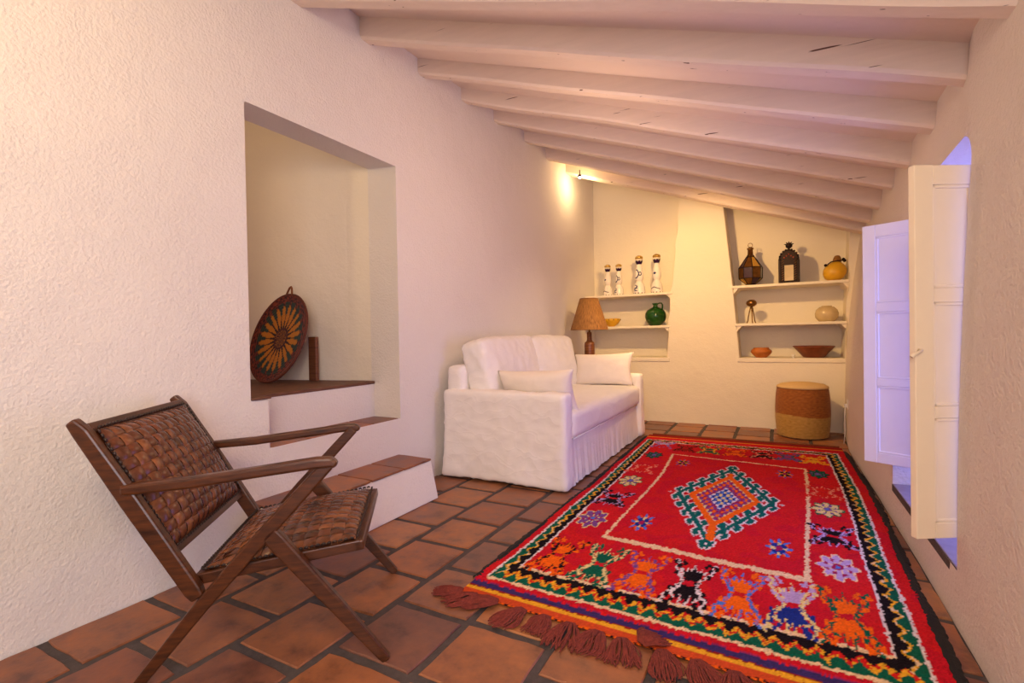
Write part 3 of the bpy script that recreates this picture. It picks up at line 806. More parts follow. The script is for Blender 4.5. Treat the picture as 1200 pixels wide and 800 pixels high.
ol = [(-.104, .262), (.104, .262), (.098, .30), (.078, .335), (.05, .36), (.02, .38), (0, .39), (-.02, .38), (-.05, .36), (-.078, .335), (-.098, .30)]
link_mesh('arched_crest', prism(ol, -.07, .07, lambda u, w_, z: (u, w_, z)), M['dark'], lb, bevel=.003)
bm = bmesh.new()
for k in range(11):
    a = PI*k/10; p = (.092*math.cos(a), -.072, .272+.105*math.sin(a)); bmesh.ops.create_icosphere(bm, subdivisions=1, radius=.014, matrix=Matrix.Translation(p))
link_mesh('scalloped_edge', bm, M['dark'], lb)
bm = bmesh.new()
for k in range(5):
    bmesh.ops.create_icosphere(bm, subdivisions=2, radius=.009, matrix=Matrix.Translation((-.045+.0225*k, -.073, .288+.018*(2-abs(k-2)))))
link_mesh('red_stone', bm, simple('red_stones', '9c4326', .3), lb, smooth=True)
put('finial', lathe([(0, .385), (.012, .385), (.010, .395), (.032, .415), (.036, .435), (.028, .455), (.012, .462), (0, .466)], 16), M['dark'], (0, 0, 0), parent=lb)
bm = bmesh.new()
for k in range(5):
    a = R(20)+R(140)*k/4; tube([(.028*math.cos(a), 0, .435+.028*math.sin(a)), (.052*math.cos(a), 0, .435+.044*math.sin(a))], [.009, .003], 6, bm)
link_mesh('finial_crown', bm, M['dark'], lb)

# gourd
gd = empty('gourd', (.565, 6.47, 1.641), label='round yellow gourd with a brown stalk end and dark cord', cat='gourd')
bm = lathe([(0, 0), (.05, .004), (.085, .03), (.104, .075), (.104, .12), (.085, .165), (.055, .195), (.03, .215), (0, .22)], 40)
for v in bm.verts: v.co.x *= 1+.06*math.sin(v.co.z*10); v.co.x += v.co.z*.10-.012
put('gourd_body', bm, M['yellow'], (0, 0, 0), parent=gd)
put('stalk_end', lathe([(0, .19), (.034, .20), (.042, .225), (.034, .255), (.022, .275), (0, .28)], 20), simple('brown_stalk', '8a5a20', .7, 0, .3, 30, .4, 60), (.022, 0, 0), parent=gd)
put('cord', tube([(-.09, -.055, .165), (-.04, -.062, .205), (.02, -.05, .215), (.07, -.04, .215), (.085, -.02, .20)], .006, 6), M['dark'], (0, 0, 0), parent=gd)
for p in ((-.09, -.055, .172), (.075, -.04, .228), (.088, -.03, .215)):
    bm = bmesh.new(); bmesh.ops.create_icosphere(bm, subdivisions=2, radius=.016, matrix=Matrix.Translation(p)); link_mesh('bead', bm, M['dark'], gd, smooth=True)

# three legged sculpture
sq = empty('figurine', (-.262, 6.45, 1.2005), .1, label='small bronze figurine, a flattened ball on three thin legs', cat='figurine')
bm = lathe([(0, -.042), (.03, -.038), (.052, -.02), (.058, 0), (.052, .02), (.03, .038), (0, .042)], 28)
put('ball_head', bm, M['brass'], (0, 0, .235), parent=sq)
for k in range(3):
    a = -PI/2+2*PI*k/3+.1; c_, s_ = math.cos(a), math.sin(a)
    put('leg', tube([(.008*c_, .008*s_, .198), (.020*c_, .020*s_, .15), (.036*c_, .036*s_, .08), (.042*c_, .042*s_, .03), (.055*c_, .055*s_, .003)], [.008, .0065, .006, .006, .007], 8), M['brass'], (0, 0, 0), parent=sq)
# pale round vase
pv = empty('vase', (.485, 6.47, 1.2005), label='pale translucent squat round vase on the middle right shelf', cat='vase')
put('vase_body', lathe([(0, 0), (.07, 0), (.085, .012), (.11, .05), (.113, .09), (.10, .13), (.07, .158), (.05, .165), (.048, .172), (.042, .172), (.04, .16), (0, .15)], 40), M['pale'], (0, 0, 0), parent=pv)
# orange bowl
ob_ = lathe([(0, 0), (.055, 0), (.06, .006), (.105, .05), (.112, .068), (.105, .085), (.080, .108), (.083, .114), (.076, .114), (.078, .10), (.10, .07), (.06, .02), (0, .012)], 40)
tag(put('clay_pot', ob_, M['orangeclay'], (-.165, 6.44, .8005)), 'small round orange clay pot on the lowest right shelf', 'pot')
bb = empty('wide_bowl', (.36, 6.5, .8005), label='wide brown glazed bowl flaring to a broad rim on lowest shelf', cat='bowl')
bm = lathe([(0, 0), (.10, 0), (.105, .006), (.14, .05), (.20, .118), (.205, .126), (.195, .128), (.185, .12), (.13, .06), (.10, .016), (0, .012)], 44)
put('bowl_body', bm, M['brownclay'], (0, 0, 0), parent=bb)
put('rim', tube([(.200*math.cos(2*PI*i/44), .200*math.sin(2*PI*i/44), .125) for i in range(45)], .006, 6, cap=False), M['brownclay'], (0, 0, 0), parent=bb)
kn = lathe([(0, 0), (.016, 0), (.008, .006), (.007, .022), (.020, .028), (.020, .036), (0, .038)], 20)
tag(put('small_knob', kn, M['socket'], (.157, 6.352, .8005)), 'tiny white knob standing on the ledge between pot and wide bowl', 'knob')

# wall socket
sk = empty('wall_socket', (xr(5.62, .40)-.001, 5.62, .40), label='white socket plate on the right wall beside the pouf', cat='socket')
link_mesh('plate', box((-.008, -.04, -.045), (.003, .04, .045)), M['socket'], sk, bevel=.003)
link_mesh('plug', box((-.03, -.018, -.03), (-.006, .018, .005)), M['socket'], sk, bevel=.004)
link_mesh('shadow_tube', tube([(-.02, 0, -.03), (-.025, .01, -.12), (-.02, .03, -.26), (-.03, .05, -.39)], .005, 6), M['socket'], sk, smooth=True)  # added tube standing in for a grey shadow below the socket

# ------------------------------------------------------------------ basket tray in the niche
nrm = Vector((-.1, -.95, .30)).normalized()
up = (Vector((0, 0, 1))-nrm*nrm.z).normalized(); side = up.cross(nrm).normalized()
bkM = Matrix((side, up, nrm)).transposed().to_4x4()
BR_ = .338
BC = Vector((-3.262, 2.41, .787+BR_*up.z+.010))
bk = empty('basket_tray', BC, label='round coiled basket with yellow star petals leaning in the wall recess', cat='basket')
bm = bmesh.new(); cl = bm.verts.layers.float_color.new('Col')
NR, NA = 46, 144; rings = []
cW, cY, cG, cR, cK = lin('3a161c'), lin('b5701c'), lin('1e3430'), lin('7e3222'), lin('1e0e12')
for i in range(NR+1):
    ring = []
    r = BR_*i/NR
    for k in range(NA):
        a = 2*PI*k/NA; f = i/NR; rr = noise.noise(Vector((a*20, f*60, 1)))
        ph = (a/(2*PI)*20) % 1
        pet = abs(ph-.5)*2   # 0 in petal centre
        c = cW
        if f < .26: c = cW if rr > -.2 or f > .2 else cY
        elif f < .74:
            width = .80*math.sin(PI*min(1, (f-.24)/.52))**.6 if f > .24 else 0 if f > .2 else 0
            c = cY if pet < width else cK
            if f > .56 and pet > .5: c = cG
        elif f < .83: c = cG if pet > .35 else (cW if rr > 0 else cR)
        elif f < .97: c = cR if (rr > .12 or (int(a*24)+i) % 5 == 0) else (cK if rr < -.15 else cW)
        else: c = lin('6b2c1c')
        z = -.03*(1-f*f)*1+.0022*math.sin(i/NR*PI*2*15)+(.004 if f > .97 else 0)
        v = bm.verts.new(bkM @ Vector((r*math.cos(a), r*math.sin(a), z))); v[cl] = (*c, 1); ring.append(v)
        if i == 0: break
    rings.append(ring)
for a, b in zip(rings, rings[1:]):
    for k in range(NA):
        j = (k+1) % NA
        if len(a) == 1: bm.faces.new((a[0], b[k], b[j]))
        else: bm.faces.new((a[k], b[k], b[j], a[j]))
o = link_mesh('coiled_disc', bm, M['straw'], bk, smooth=True)
s = o.modifiers.new('solid', 'SOLIDIFY'); s.thickness = .014; s.offset = -1
link_mesh('rim', tube([bkM @ Vector((BR_*math.cos(2*PI*i/60), BR_*math.sin(2*PI*i/60), -.004)) for i in range(61)], .009, 8, cap=False), simple('basket_rim', '5c2718', .8, 0, .3, 60, .4, 90), bk, smooth=True)
link_mesh('hanging_loop', tube([bkM @ Vector(p) for p in ((-.035, BR_-.004, -.002), (-.012, BR_+.055, 0), (.004, BR_+.062, 0), (.016, BR_+.05, 0), (.045, BR_-.008, -.002))], .008, 8), simple('leather_loop', '7a4420', .7), bk, smooth=True)
wb = link_mesh('wooden_board', box((-3.16, 2.60, .786), (-3.08, 2.63, 1.12)), wood('reddish_board', '5a2f1c', '84502e', .5), bevel=.004)
tag(wb, 'small upright brown wooden board behind the round basket', 'board')

# ------------------------------------------------------------------ armchair
CF = Vector((-1.177, 1.267, 0)); wv = Vector((-.6274, .7787, 0)); uv = Vector((.7787, .6274, 0)); CW = .674
ch = empty('armchair', CF, label='low dark wood armchair with woven brown leather seat and back', cat='chair')
def cp(u, w_, z): return uv*u+wv*w_+Vector((0, 0, z))
def bar2(name, pts, wid, w0, w1, mat=None, bev=.007, parent=ch):
    """bar following pts (u,z) in the side plane with local widths, extruded w0..w1"""
    L, Rr = [], []
    P2 = [Vector(p) for p in pts]; n = len(P2)
    for i, p in enumerate(P2):
        d = (P2[min(i+1, n-1)]-P2[max(i-1, 0)]).normalized(); nn = Vector((-d.y, d.x)); h = wid[i]/2
        L.append(p+nn*h); Rr.append(p-nn*h)
    ol = [tuple(p) for p in L]+[tuple(p) for p in reversed(Rr)]
    return link_mesh(name, prism(ol, w0, w1, cp), mat or M['wood'], parent, bevel=bev)
for w0, w1, s in ((0, .034, 1), (CW-.034, CW, -1)):
    # back post
    bar2('back_post', [(-.928, .862), (-.90, .825), (-.77, .60), (-.60, .305), (-.585, .28)], [.030, .046, .055, .052, .040], w0, w1)
    # long leg from arm front to rear foot
    bar2('rear_leg', [(-.180, .685), (-.24, .622), (-.41, .44), (-.58, .25), (-.785, .0)], [.040, .044, .048, .046, .032], w0, w1)
    bar2('front_leg', [(-.375, .475), (-.35, .44), (-.18, .225), (-.005, .0)], [.050, .058, .048, .030], w0+s*.0, w1)
    # armrest
    bar2('armrest', [(-.795, .643), (-.76, .644), (-.60, .652), (-.40, .672), (-.22, .690), (-.172, .690), (-.155, .678)], [.030, .034, .036, .034, .036, .034, .020], w0-s*.008, w1+s*.0 if s > 0 else w1+.008, bev=.009)
# seat frame
SF, SB = (-.085, .392), (-.595, .328)
def seat_pt(w_, t, off=0): # t 0 back..1 front
    u = SB[0]+(SF[0]-SB[0])*t; z = SB[1]+(SF[1]-SB[1])*t
    nx, nz = -.125, .992
    return cp(u+nx*off, w_, z+nz*off)
for w0, w1 in ((.036, .062), (CW-.062, CW-.036)):
    bar2('seat_rail', [SB, (-.3, .365), SF], [.036, .036, .034], w0, w1, bev=.004)
link_mesh('seat_rail', prism([(-.105, .372), (-.075, .376), (-.078, .408), (-.108, .404)], .036, CW-.036, cp), M['wood'], ch, bevel=.004)
link_mesh('seat_rail', prism([(-.605, .312), (-.575, .316), (-.578, .346), (-.608, .342)], .036, CW-.036, cp), M['wood'], ch, bevel=.004)
# back rails
BT, BBm = (-.895, .832), (-.672, .425)
bdir = (Vector(BBm)-Vector(BT)); bl = bdir.length; bdir.normalize(); bn = Vector((-bdir.y, bdir.x))
if bn.x < 0: bn = -bn
def back_pt(w_, t, off=0):
    p = Vector(BT)+bdir*bl*t+bn*off
    return cp(p.x, w_, p.y)
def rail_at(t, name):
    c = Vector(BT)+bdir*bl*t; q = [c+bdir*a*.017+bn*b*.012 for a, b in ((-1, -1), (1, -1), (1, 1), (-1, 1))]
    link_mesh(name, prism([tuple(x) for x in q], .03, CW-.03, cp), M['wood'], ch, bevel=.004)
rail_at(0, 'back_rail'); rail_at(1, 'back_rail')
for w0, w1 in ((.036, .056), (CW-.056, CW-.036)):
    a, b = Vector(BT), Vector(BT)+bdir*bl
    q = [a-bn*.010, b-bn*.010, b+bn*.010, a+bn*.010]
    link_mesh('back_stile', prism([tuple(x) for x in q], w0, w1, cp), M['wood'], ch, bevel=.003)
def bulge(a, b, h, e=.30):
    f = lambda x: max(0, 1-abs(2*x-1)**3.2)
    return h*f(a)**.75*f(b)**.75
def woven(name, ptf, wa, wb, ta, tb_, nA, nB, h, base=.004):
    pnl = link_mesh(name, sheet(lambda a, b: ptf(wa+(wb-wa)*a, ta+(tb_-ta)*b, base+bulge(a, b, h)-.004), [i/20 for i in range(21)], [i/20 for i in range(21)]), M['leatherdark'], ch, smooth=True)
    sm = pnl.modifiers.new('solid', 'SOLIDIFY'); sm.thickness = .02; sm.offset = 1
    def strip(fixed, wdt, along_t, idx, ncross):
        bm = bmesh.new(); g = []
        S = ncross*4
        for i in range(S+1):
            f = i/S; cell = f*ncross; ph = math.sin((cell)*PI) if True else 0
            par = 1 if (int(min(cell, ncross-.001))+idx) % 2 == 0 else -1
            if not along_t: par = -par
            o_ = par*min(1, abs(math.sin(cell*PI))*1.7)*.0036
            col = []
            for q, cr in ((-1, -.0022), (-.88, 0), (0, .0004), (.88, 0), (1, -.0022)):
                c = fixed+q*wdt*.462
                a, b = (c, f) if along_t else (f, c)
                off = base+bulge(a, b, h)+o_+cr+.003
                col.append(bm.verts.new(ptf(wa+(wb-wa)*a, ta+(tb_-ta)*b, off)))
            g.append(col)
        for p, q in zip(g, g[1:]):
            for k in range(4): bm.faces.new((p[k], q[k], q[k+1], p[k+1]))
        o = link_mesh('leather_strip', bm, M['leather'], pnl, smooth=True)
    for i in range(nA): strip((i+.5)/nA, 1/nA, True, i, nB)
    for j in range(nB): strip((j+.5)/nB, 1/nB, False, j, nA)
    # stitched border
    bm = bmesh.new()
    def run(f, n):
        for i in range(n):
            t0, t1 = i/n, (i+.8)/n
            a, b = f(t0), f(t1)
            tube([a, (a+b)/2+Vector((0, 0, .003)), b], [.003, .0048, .003], 6, bm)
    oo = base+.009
    run(lambda t: ptf(wa-.008, ta+(tb_-ta)*t, oo), 26); run(lambda t: ptf(wb+.008, ta+(tb_-ta)*t, oo), 26)
    run(lambda t: ptf(wa+(wb-wa)*t, ta-.012*(1 if tb_ > ta else -1), oo), 32); run(lambda t: ptf(wa+(wb-wa)*t, tb_+.012, oo), 32)
    link_mesh('laced_edge', bm, M['leatherdark'], pnl, smooth=True)
woven('back_panel', back_pt, .046, CW-.046, .03, .97, 14, 11, .050, .012)
woven('seat_panel', seat_pt, .050, CW-.050, .03, .965, 14, 11, .042, .018)

# ------------------------------------------------------------------ rug
RX0, RX1, RY0, RY1 = -1.205, .505, 1.745, 5.43
def rug_pattern(nx, ny):
    X = RX0+(RX1-RX0)*(np.arange(nx)+.5)/nx; Y = RY0+(RY1-RY0)*(np.arange(ny)+.5)/ny
    x, y = np.meshgrid(X, Y); x = x.copy(); y = y.copy()
    rs = np.random.RandomState(3)
    def smooth(a, k):
        for _ in range(k): a = (a+np.roll(a, 1, 0)+np.roll(a, -1, 0)+np.roll(a, 1, 1)+np.roll(a, -1, 1))/5
        return a
    j1 = smooth(rs.randn(ny, nx), 2); j2 = smooth(rs.randn(ny, nx), 2); j1 *= .0026/j1.std(); j2 *= .0045/j2.std()
    wob = .012*np.sin(y*2.1+1)+.006*np.sin(y*5.3)
    x0, y0 = x+j1, y+j2
    col = np.zeros((ny, nx, 3)); c = {k: np.array(lin(v)) for k, v in dict(red='bf1628', red2='cb1e1c', orange='ea6410', yellow='e2a628', cream='e2c39a', white='dccfd0', black='170f14', green='0c5a44', teal='0a6058', blue='1c2f86', sky='4a74c8', purple='74468c', mag='9c1c4e', pale='dcc888', lilac='b49ac8', flat='c84a24', dkred='8e1c16', pink='e08a70').items()}
    patch = smooth(rs.randn(ny, nx), 60); patch /= patch.std()
    base = np.where((patch > .3)[..., None], c['red'], c['red2']*.6+c['red']*.4)
    col[:] = base
    def put_(mask, k): col[mask] = c[k]
    def poly(pts, cx, cy, sx, sy, k, rot=0):
        px = (x0-cx)/sx; py = (y0-cy)/sy; ins = np.zeros(px.shape, bool); n = len(pts)
        for i in range(n):
            (ax, ay), (bx, by) = pts[i], pts[(i+1) % n]
            cond = ((ay > py) != (by > py)); t_ = (bx-ax)*(py-ay)/((by-ay) if by != ay else 1e-9)+ax
            ins ^= cond & (px < t_)
        col[ins] = c[k]; return ins
    # left / right borders (x bands) and end borders as distance fields
    xl_, xr_, yn, yf = -1.155, .437, 1.905, 5.14          # outer white line
    d = np.minimum(np.minimum(x0-xl_, xr_-x0)*1.0, np.minimum((y0-yn)*.56, (yf-y0)*.9))   # scaled so bands are wider at ends
    band = (d > 0) & (d < .082)
    horiz = (np.minimum((y0-yn)*.56, (yf-y0)*.9) < np.minimum(x0-xl_, xr_-x0))
    s = np.where(horiz, x0, y0*.62)
    ph = (s/.062) % 1; tri = np.abs(ph-.5)*2
    dd = d/.082
    edge = .30+.36*tri
    put_(band, 'green'); put_(band & (dd > edge), 'black')
    zig = band & (np.abs(dd-edge) < np.where(horiz, .13, .08))
    put_(zig, 'yellow'); r_ = rs.rand(ny, nx); r_ = smooth(r_, 1)
    put_(zig & horiz & (r_ > .53), 'red2'); put_(zig & ~horiz & (r_ > .60), 'cream')
    put_((np.abs(d) < .0055), 'white'); put_(np.abs(d-.085) < .0055, 'white')
    put_((np.abs(y0-yn) < .010) & (x0 > xl_) & (x0 < xr_), 'cream'); put_((np.abs(y0-(yn+.15)) < .010) & (x0 > xl_+.085) & (x0 < xr_-.085), 'cream')
    # end flatweave bands
    ys_ = y0.copy(); y0 = y+j2*.25
    put_(y0 < 1.868, 'blue'); put_(y0 < 1.834, 'dkred'); put_(y0 < 1.826, 'yellow'); put_(y0 < 1.803, 'flat')
    dash = (y0 < 1.762) & ((x0/.028+y0/.04) % 1 < .45); put_(dash, 'black'); put_((y0 < 1.762) & ~((x0/.028+y0/.04) % 1 < .45), 'orange')
    put_((y0 < 1.868) & (y0 > 1.834), 'blue'); col[(y0 < 1.868) & (y0 > 1.834)] = lin('3a2c66')
    put_(y0 > 5.27, 'flat'); put_(y0 > 5.33, 'dkred'); put_((y0 > 5.31) & (y0 < 5.325), 'yellow')
    y0 = ys_
    # inner rectangle line
    def line(ax, ay, bx, by, th, k):
        L2 = (bx-ax)**2+(by-ay)**2; t_ = np.clip(((x0-ax)*(bx-ax)+(y0-ay)*(by-ay))/L2, 0, 1)
        dx, dy = x0-(ax+t_*(bx-ax)), (y0-(ay+t_*(by-ay)))*.7; mk = np.hypot(dx, dy) < th; put_(mk, k); return mk
    line(-.835, 2.57, .115, 2.49, .016, 'cream'); line(-.835, 2.57, -.80, 3.9, .008, 'cream'); line(-.80, 3.9, -.83, 4.585, .009, 'cream')
    line(-.83, 4.585, .163, 4.50, .008, 'cream'); line(.163, 4.50, .14, 3.6, .010, 'cream'); line(.14, 3.6, .11, 2.49, .010, 'cream')
    # medallion
    mx_, my = -.335, 3.50
    u = (x0-mx_)/.325; v = (y0-my)/.86
    rad = np.abs(u)+np.abs(v)
    # hooks: stepped S-shapes repeated along each side of the diamond
    ang_s = np.where(u*v >= 0, 1, -1)
    along = (np.abs(u)-np.abs(v))          # -1..1 along a side
    out = rad                                # 0 centre..1 rim
    k = 6; ph = ((along+1)/2*k) % 1
    ring = (out > .66) & (out < 1.05)
    f = (out-.66)/.39
    spine = (np.abs(ph-.5+(f-.5)*.35) < .15)
    bar0 = (np.abs(f-.52) < .13)
    hook1 = (f > .72) & (f < .98) & (np.abs(ph-.18) < .10); cap1 = (np.abs(f-.88) < .10) & (ph > .10) & (ph < .62)
    hook2 = (f < .36) & (f > .05) & (np.abs(ph-.82) < .10); cap2 = (np.abs(f-.14) < .09) & (ph > .42) & (ph < .92)
    tm = ring & (spine | bar0 | hook1 | cap1 | hook2 | cap2)
    dil = tm.copy()
    for sh in (1, 2):
        for ax in (0, 1):
            dil |= np.roll(tm, sh, ax) | np.roll(tm, -sh, ax)
    put_(dil & (rad > .6) & (rad < 1.08), 'white'); put_(tm, 'teal')
    od = np.abs(x0-mx_)/.215+np.abs(y0-my)/.575
    put_(od < 1.0, 'orange'); line(mx_, my-.52, mx_+.01, my-.72, .022, 'orange'); line(mx_, my+.5, mx_, my+.60, .018, 'orange')
    inner = od < .80
    put_(inner, 'mag')
    # checker of little crosses along diagonal axes
    p_ = (x0-mx_)/.215; q_ = (y0-my)/.575; a_ = (p_+q_)*5.0; b_ = (p_-q_)*5.0
    fa, fb = np.abs(a_-np.round(a_)), np.abs(b_-np.round(b_)); star = (fa+fb) < .44
    ringi = np.maximum(np.abs(np.round(a_)), np.abs(np.round(b_)))
    put_(inner & (((np.floor(a_+.5)+np.floor(b_+.5)) % 2) == 0), 'purple')
    put_(inner & star & (ringi == 4), 'pale'); put_(inner & star & (ringi == 3) , 'orange')
    cen = od < .42
    put_(cen, 'sky'); put_(cen & (((np.floor(a_*1.5+.5)+np.floor(b_*1.5+.5)) % 2) == 0), 'blue'); put_(cen & (od < .36) & star & (ringi <= 1), 'pale'); put_(cen & star & (ringi == 2), 'white')
    # eight-armed stars
    def starm(cx, cy, a='purple', b='blue', ce='pale', s_=1.0):
        r = np.hypot((x0-cx)/(.062*s_), (y0-cy)/(.135*s_)); th = np.arctan2((y0-cy)/.135, (x0-cx)/.062)
        arms = r < .62+.42*np.cos(th*8); put_(arms, a); put_((r < .85) & (np.cos(th*8+2.2) > .72) & (r > .5), 'orange'); put_(r < .58, b); put_((r < .62) & (np.cos(th*4) > .6) & (r > .28), ce); put_(r < .24, 'mag')
    starm(-.70, 2.85, 'sky'); starm(-.003, 2.80, 'sky'); starm(-.708, 4.31, 'purple', 'black', 'yellow', .95); starm(.02, 4.28, 'purple', 'black', 'yellow', .95)
    # flowers
    def flower(cx, cy, a, b, cc, s_=1.0):
        r = np.hypot((x0-cx)/(.088*s_), (y0-cy)/(.155*s_)); th = np.arctan2((y0-cy)/.155, (x0-cx)/.088)
        e = .88+.13*np.cos(th*8)+j1*8
        put_(r < e, b); put_((r < e-.10), a); put_((r < e-.16) & (np.cos(th*8) < -.72), b); put_((r < .62) & (np.cos(th*8+PI) > .2) & (r > .46), cc); put_((r < .26), cc); put_(r < .12, 'sky')
    # creatures (two mirrored halves with raised arms)
    def creature(cx, cy, a, b, rim, sx=.085, sy=.21, mid='red'):
        up_ = [(-.32, .10), (.32, .10), (.50, .34), (.62, .62), (.40, .50), (.28, .66), (.14, .50), (0, .86), (-.14, .50), (-.28, .66), (-.40, .50), (-.62, .62), (-.50, .34)]
        dn_ = [(-.36, -.10), (.36, -.10), (.56, -.34), (.74, -.60), (.52, -.58), (.44, -.82), (.26, -.50), (.12, -.92), (0, -.60), (-.12, -.92), (-.26, -.50), (-.44, -.82), (-.52, -.58), (-.74, -.60), (-.56, -.34)]
        for pts, kk in ((up_, a), (dn_, b)):
            o1 = poly([(px*1.12, py*1.05+(.01 if py > 0 else -.01)) for px, py in pts], cx, cy, sx, sy, rim); put_(o1 & (r_ > .60), 'red2'); poly(pts, cx, cy, sx*.84, sy*.93, kk)
        for sgn in (1, -1):
            for sd in (1, -1):
                L_ = [(sd*.34, sgn*.02), (sd*.66, sgn*.34), (sd*.92, sgn*.62), (sd*.80, sgn*.88), (sd*1.0, sgn*.96)]
                for (ax, ay), (bx, by) in zip(L_, L_[1:]): mk = line(cx+ax*sx, cy+ay*sy, cx+bx*sx, cy+by*sy, .0078, rim); put_(mk & (r_ > .56), a if sgn > 0 else b)
                for (ax, ay) in ((sd*.78, sgn*.34), (sd*.74, sgn*.66), (sd*1.02, sgn*.80), (sd*.62, sgn*.92), (sd*.50, sgn*.80)): line(cx+ax*sx, cy+ay*sy, cx+ax*sx*1.02, cy+ay*sy+.014, .0085, a if sgn > 0 else b)
    near = [(-.965, 'orange', 'orange', 'black'), (-.752, 'green', 'green', 'pale'), (-.548, 'orange', 'orange', 'purple'), (-.340, 'black', 'black', 'white'), (-.140, 'orange', 'orange', 'sky'), (.050, 'lilac', 'blue', 'pale'), (.232, 'orange', 'orange', 'green')]
    for cx, a, b, rm in near: creature(cx, 2.25, a, b, rm, .088, .215)
    for cx, base_ in ((-.975, 2.79), (.237, 2.69)):
        flower(cx, base_, 'purple' if cx < 0 else 'lilac', 'pale' if cx < 0 else 'cream', 'mag')
        creature(cx, base_+.40, 'black', 'black', 'lilac', .10, .155)
        flower(cx, base_+.84, 'pale', 'green', 'purple')
        creature(cx, base_+1.22, 'red2', 'red2', 'pink', .10, .15)
        flower(cx, base_+1.70, 'green', 'black', 'purple', .85)
        creature(cx, base_+2.14, 'lilac' if cx < 0 else 'yellow', 'red' if cx < 0 else 'yellow', 'sky' if cx < 0 else 'orange', .095, .14)
    for cx, a, rm in ((-.76, 'dkred', 'black'), (-.56, 'green', 'yellow'), (-.345, 'orange', 'dkred'), (-.13, 'black', 'pink'), (.06, 'purple', 'green')):
        creature(cx, 4.86, a, a, rm, .088, .14)
    nz = 1+.10*rs.randn(ny, nx)[..., None]
    # light abrash: slightly varying dye along the pile, plus knot-to-knot variation
    return np.clip(col*nz, 0, 1), j1
def rug_x(x, y): # gently wavy sides
    f = (x-RX0)/(RX1-RX0)
    l = interp(y, [(1.75, -.015), (2.2, .0), (3.4, .005), (4.3, -.01), (5.4, -.03)]); r = interp(y, [(1.9, -.022), (2.4, -.008), (2.9, .002), (3.5, .025), (4.1, .035), (5.4, .015)])
    return x+l*(1-f)+r*f
def rug_z(x, y):
    return .012+.0045*noise.noise(Vector((x*3, y*2.2, 0)))+.002*noise.noise(Vector((x*14, y*14, 3)))
nx, ny = 285, 526
cols, _ = rug_pattern(nx, ny)
rug = empty('rug', (-.35, 3.58, 0), label='large red tribal wool rug with green diamond medallion on the tiles', cat='rug')
xs = RX0+(RX1-RX0)*(np.arange(nx)+.5)/nx; ys = RY0+(RY1-RY0)*(np.arange(ny)+.5)/ny
rs = np.random.RandomState(5); pile = rs.rand(ny, nx)*.0035
verts = []
for j in range(ny):
    yy = float(ys[j])
    dx0 = rug_x(RX0, yy)-RX0; dx1 = rug_x(RX1, yy)-RX1
    for i in range(nx):
        f = i/(nx-1); xx = float(xs[i]); 
        flat = yy < 1.868 or yy > 5.27
        z = (.006 if flat else rug_z(xx, yy)+pile[j, i])
        ye = yy-.055*f*max(0, 1-(yy-RY0)/.9)+.05*f*max(0, 1-(RY1-yy)/.9)*1.0
        verts.append((xx+dx0*(1-f)+dx1*f+.35, ye-3.58, z+.001))
faces = [(j*nx+i, j*nx+i+1, (j+1)*nx+i+1, (j+1)*nx+i) for j in range(ny-1) for i in range(nx-1)]
me = bpy.data.meshes.new('pile'); me.from_pydata(verts, [], faces)
ca = me.color_attributes.new('Col', 'FLOAT_COLOR', 'POINT')
ca.data.foreach_set('color', np.concatenate([cols.reshape(-1, 3), np.ones((nx*ny, 1))], 1).astype(np.float32).ravel())
o = link_me('pile', me, M['rug'], rug, smooth=False)
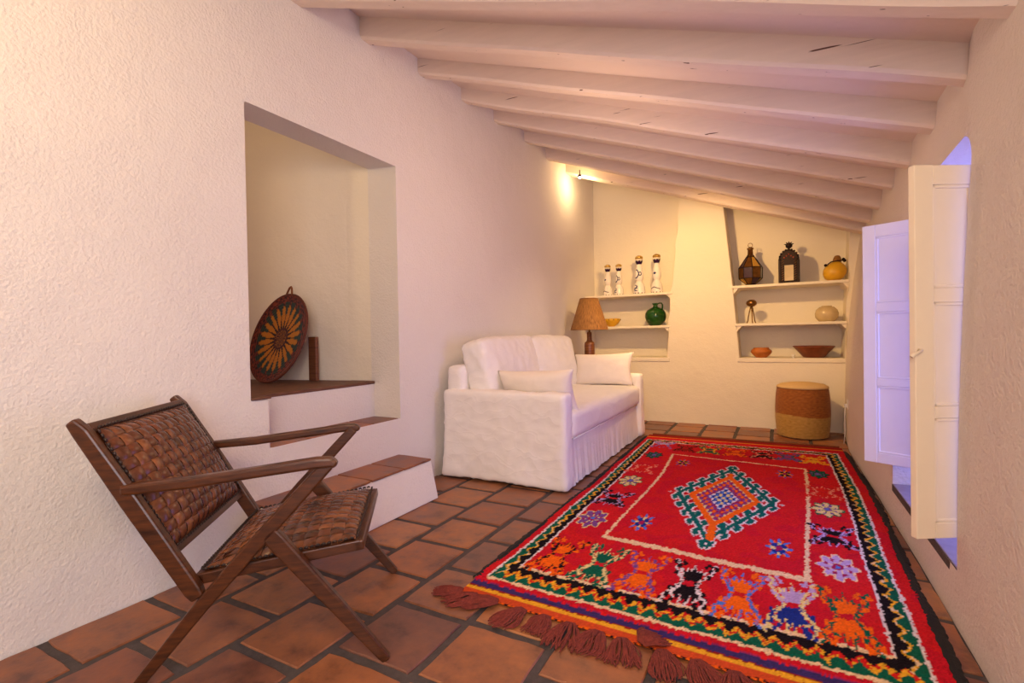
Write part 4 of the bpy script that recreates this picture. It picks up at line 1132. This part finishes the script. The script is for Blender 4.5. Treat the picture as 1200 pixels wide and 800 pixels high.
# black side bindings, slightly shaggy
rnd = random.Random(4)
for side_ in (-1, 1):
    bm = bmesh.new(); N = 220; g = []
    for k in range(N+1):
        y = RY0+.14+(RY1-RY0-.28)*k/N; x = rug_x(RX0 if side_ < 0 else RX1, y)
        if side_ > 0: y2 = y-.055*max(0, 1-(y-RY0)/.9)
        else: y2 = y
        j = rnd.uniform(-.005, .005)+.004*math.sin(y*9)
        g.append([bm.verts.new((x+.35-side_*(.010+abs(j)), y2-3.58, .0155)), bm.verts.new((x+.35+side_*.004, y2-3.58, .018)), bm.verts.new((x+.35+side_*(.022+j), y2-3.58, .011)), bm.verts.new((x+.35+side_*(.026+j), y2-3.58, .001))])
    for a, b in zip(g, g[1:]):
        for k in range(3): bm.faces.new((a[k], b[k], b[k+1], a[k+1]))
    bmesh.ops.recalc_face_normals(bm, faces=bm.faces[:])
    link_mesh('black_binding', bm, M['selvedge'], rug)
# tassels
def tassel(px, py, ang, L, spread, seed, zlift=0):
    rnd = random.Random(seed); bm = bmesh.new(); d = Vector((math.cos(ang), math.sin(ang), 0)); n_ = Vector((-d.y, d.x, 0))
    for k in range(38):
        s0 = rnd.uniform(-1, 1); l = L*rnd.uniform(.78, 1.05)*(1-.12*s0*s0); cur = rnd.uniform(-.02, .02); pts = []
        for q in range(7):
            t_ = q/6; w_ = (s0*(.017+.0*t_)+s0*spread*math.sin(t_*PI*.62))*1.0+cur*math.sin(t_*5+seed)*t_
            z = .010+.020*math.sin(min(1, t_*1.3)*PI)*(1-abs(s0)*.8)*rnd.uniform(.5, 1)+zlift*math.sin(t_*PI)+.003
            z = max(.0035, z*(1-t_*.55))
            p = Vector((px, py, 0))+d*(l*t_)+n_*w_; pts.append((p.x+.35, p.y-3.58, z))
        tube(pts, [.0034]*6+[.002], 4, bm, cap=False)
    link_mesh('tassel', bm, M['wool'], rug, smooth=True)
def edge_y(x): return RY0-.055*(x-RX0)/(RX1-RX0)
TS = [(-1.20, 200, .135, .020), (-1.12, 222, .15, .035), (-1.02, 205, .17, .040), (-.90, 248, .16, .035), (-.80, 262, .13, .028), (-.70, 275, .17, .050), (-.585, 262, .15, .045), (-.50, 285, .15, .045),
      (-.43, 60, .10, .045), (-.36, 290, .15, .035), (-.25, 300, .16, .04), (-.13, 280, .15, .04), (-.01, 270, .15, .04), (.12, 285, .15, .04), (.25, 275, .15, .04), (.38, 280, .15, .04)]
for k, (x, a, L, s_) in enumerate(TS):
    tassel(x, edge_y(x)+.008, R(a), L, s_, k+11, .016 if a < 180 else 0)
# far fringe cord
bm = bmesh.new(); tube([(x/20+.35-.0, RY1+.012+.05*max(0, (x/20-RX0)/(RX1-RX0))-3.58, .012) for x in range(-24, 11)], .009, 6, bm)
link_mesh('far_cord', bm, simple('brown_wool_cord', '7a3a1e', .9, 0, .3, 90, .5, 200), rug)
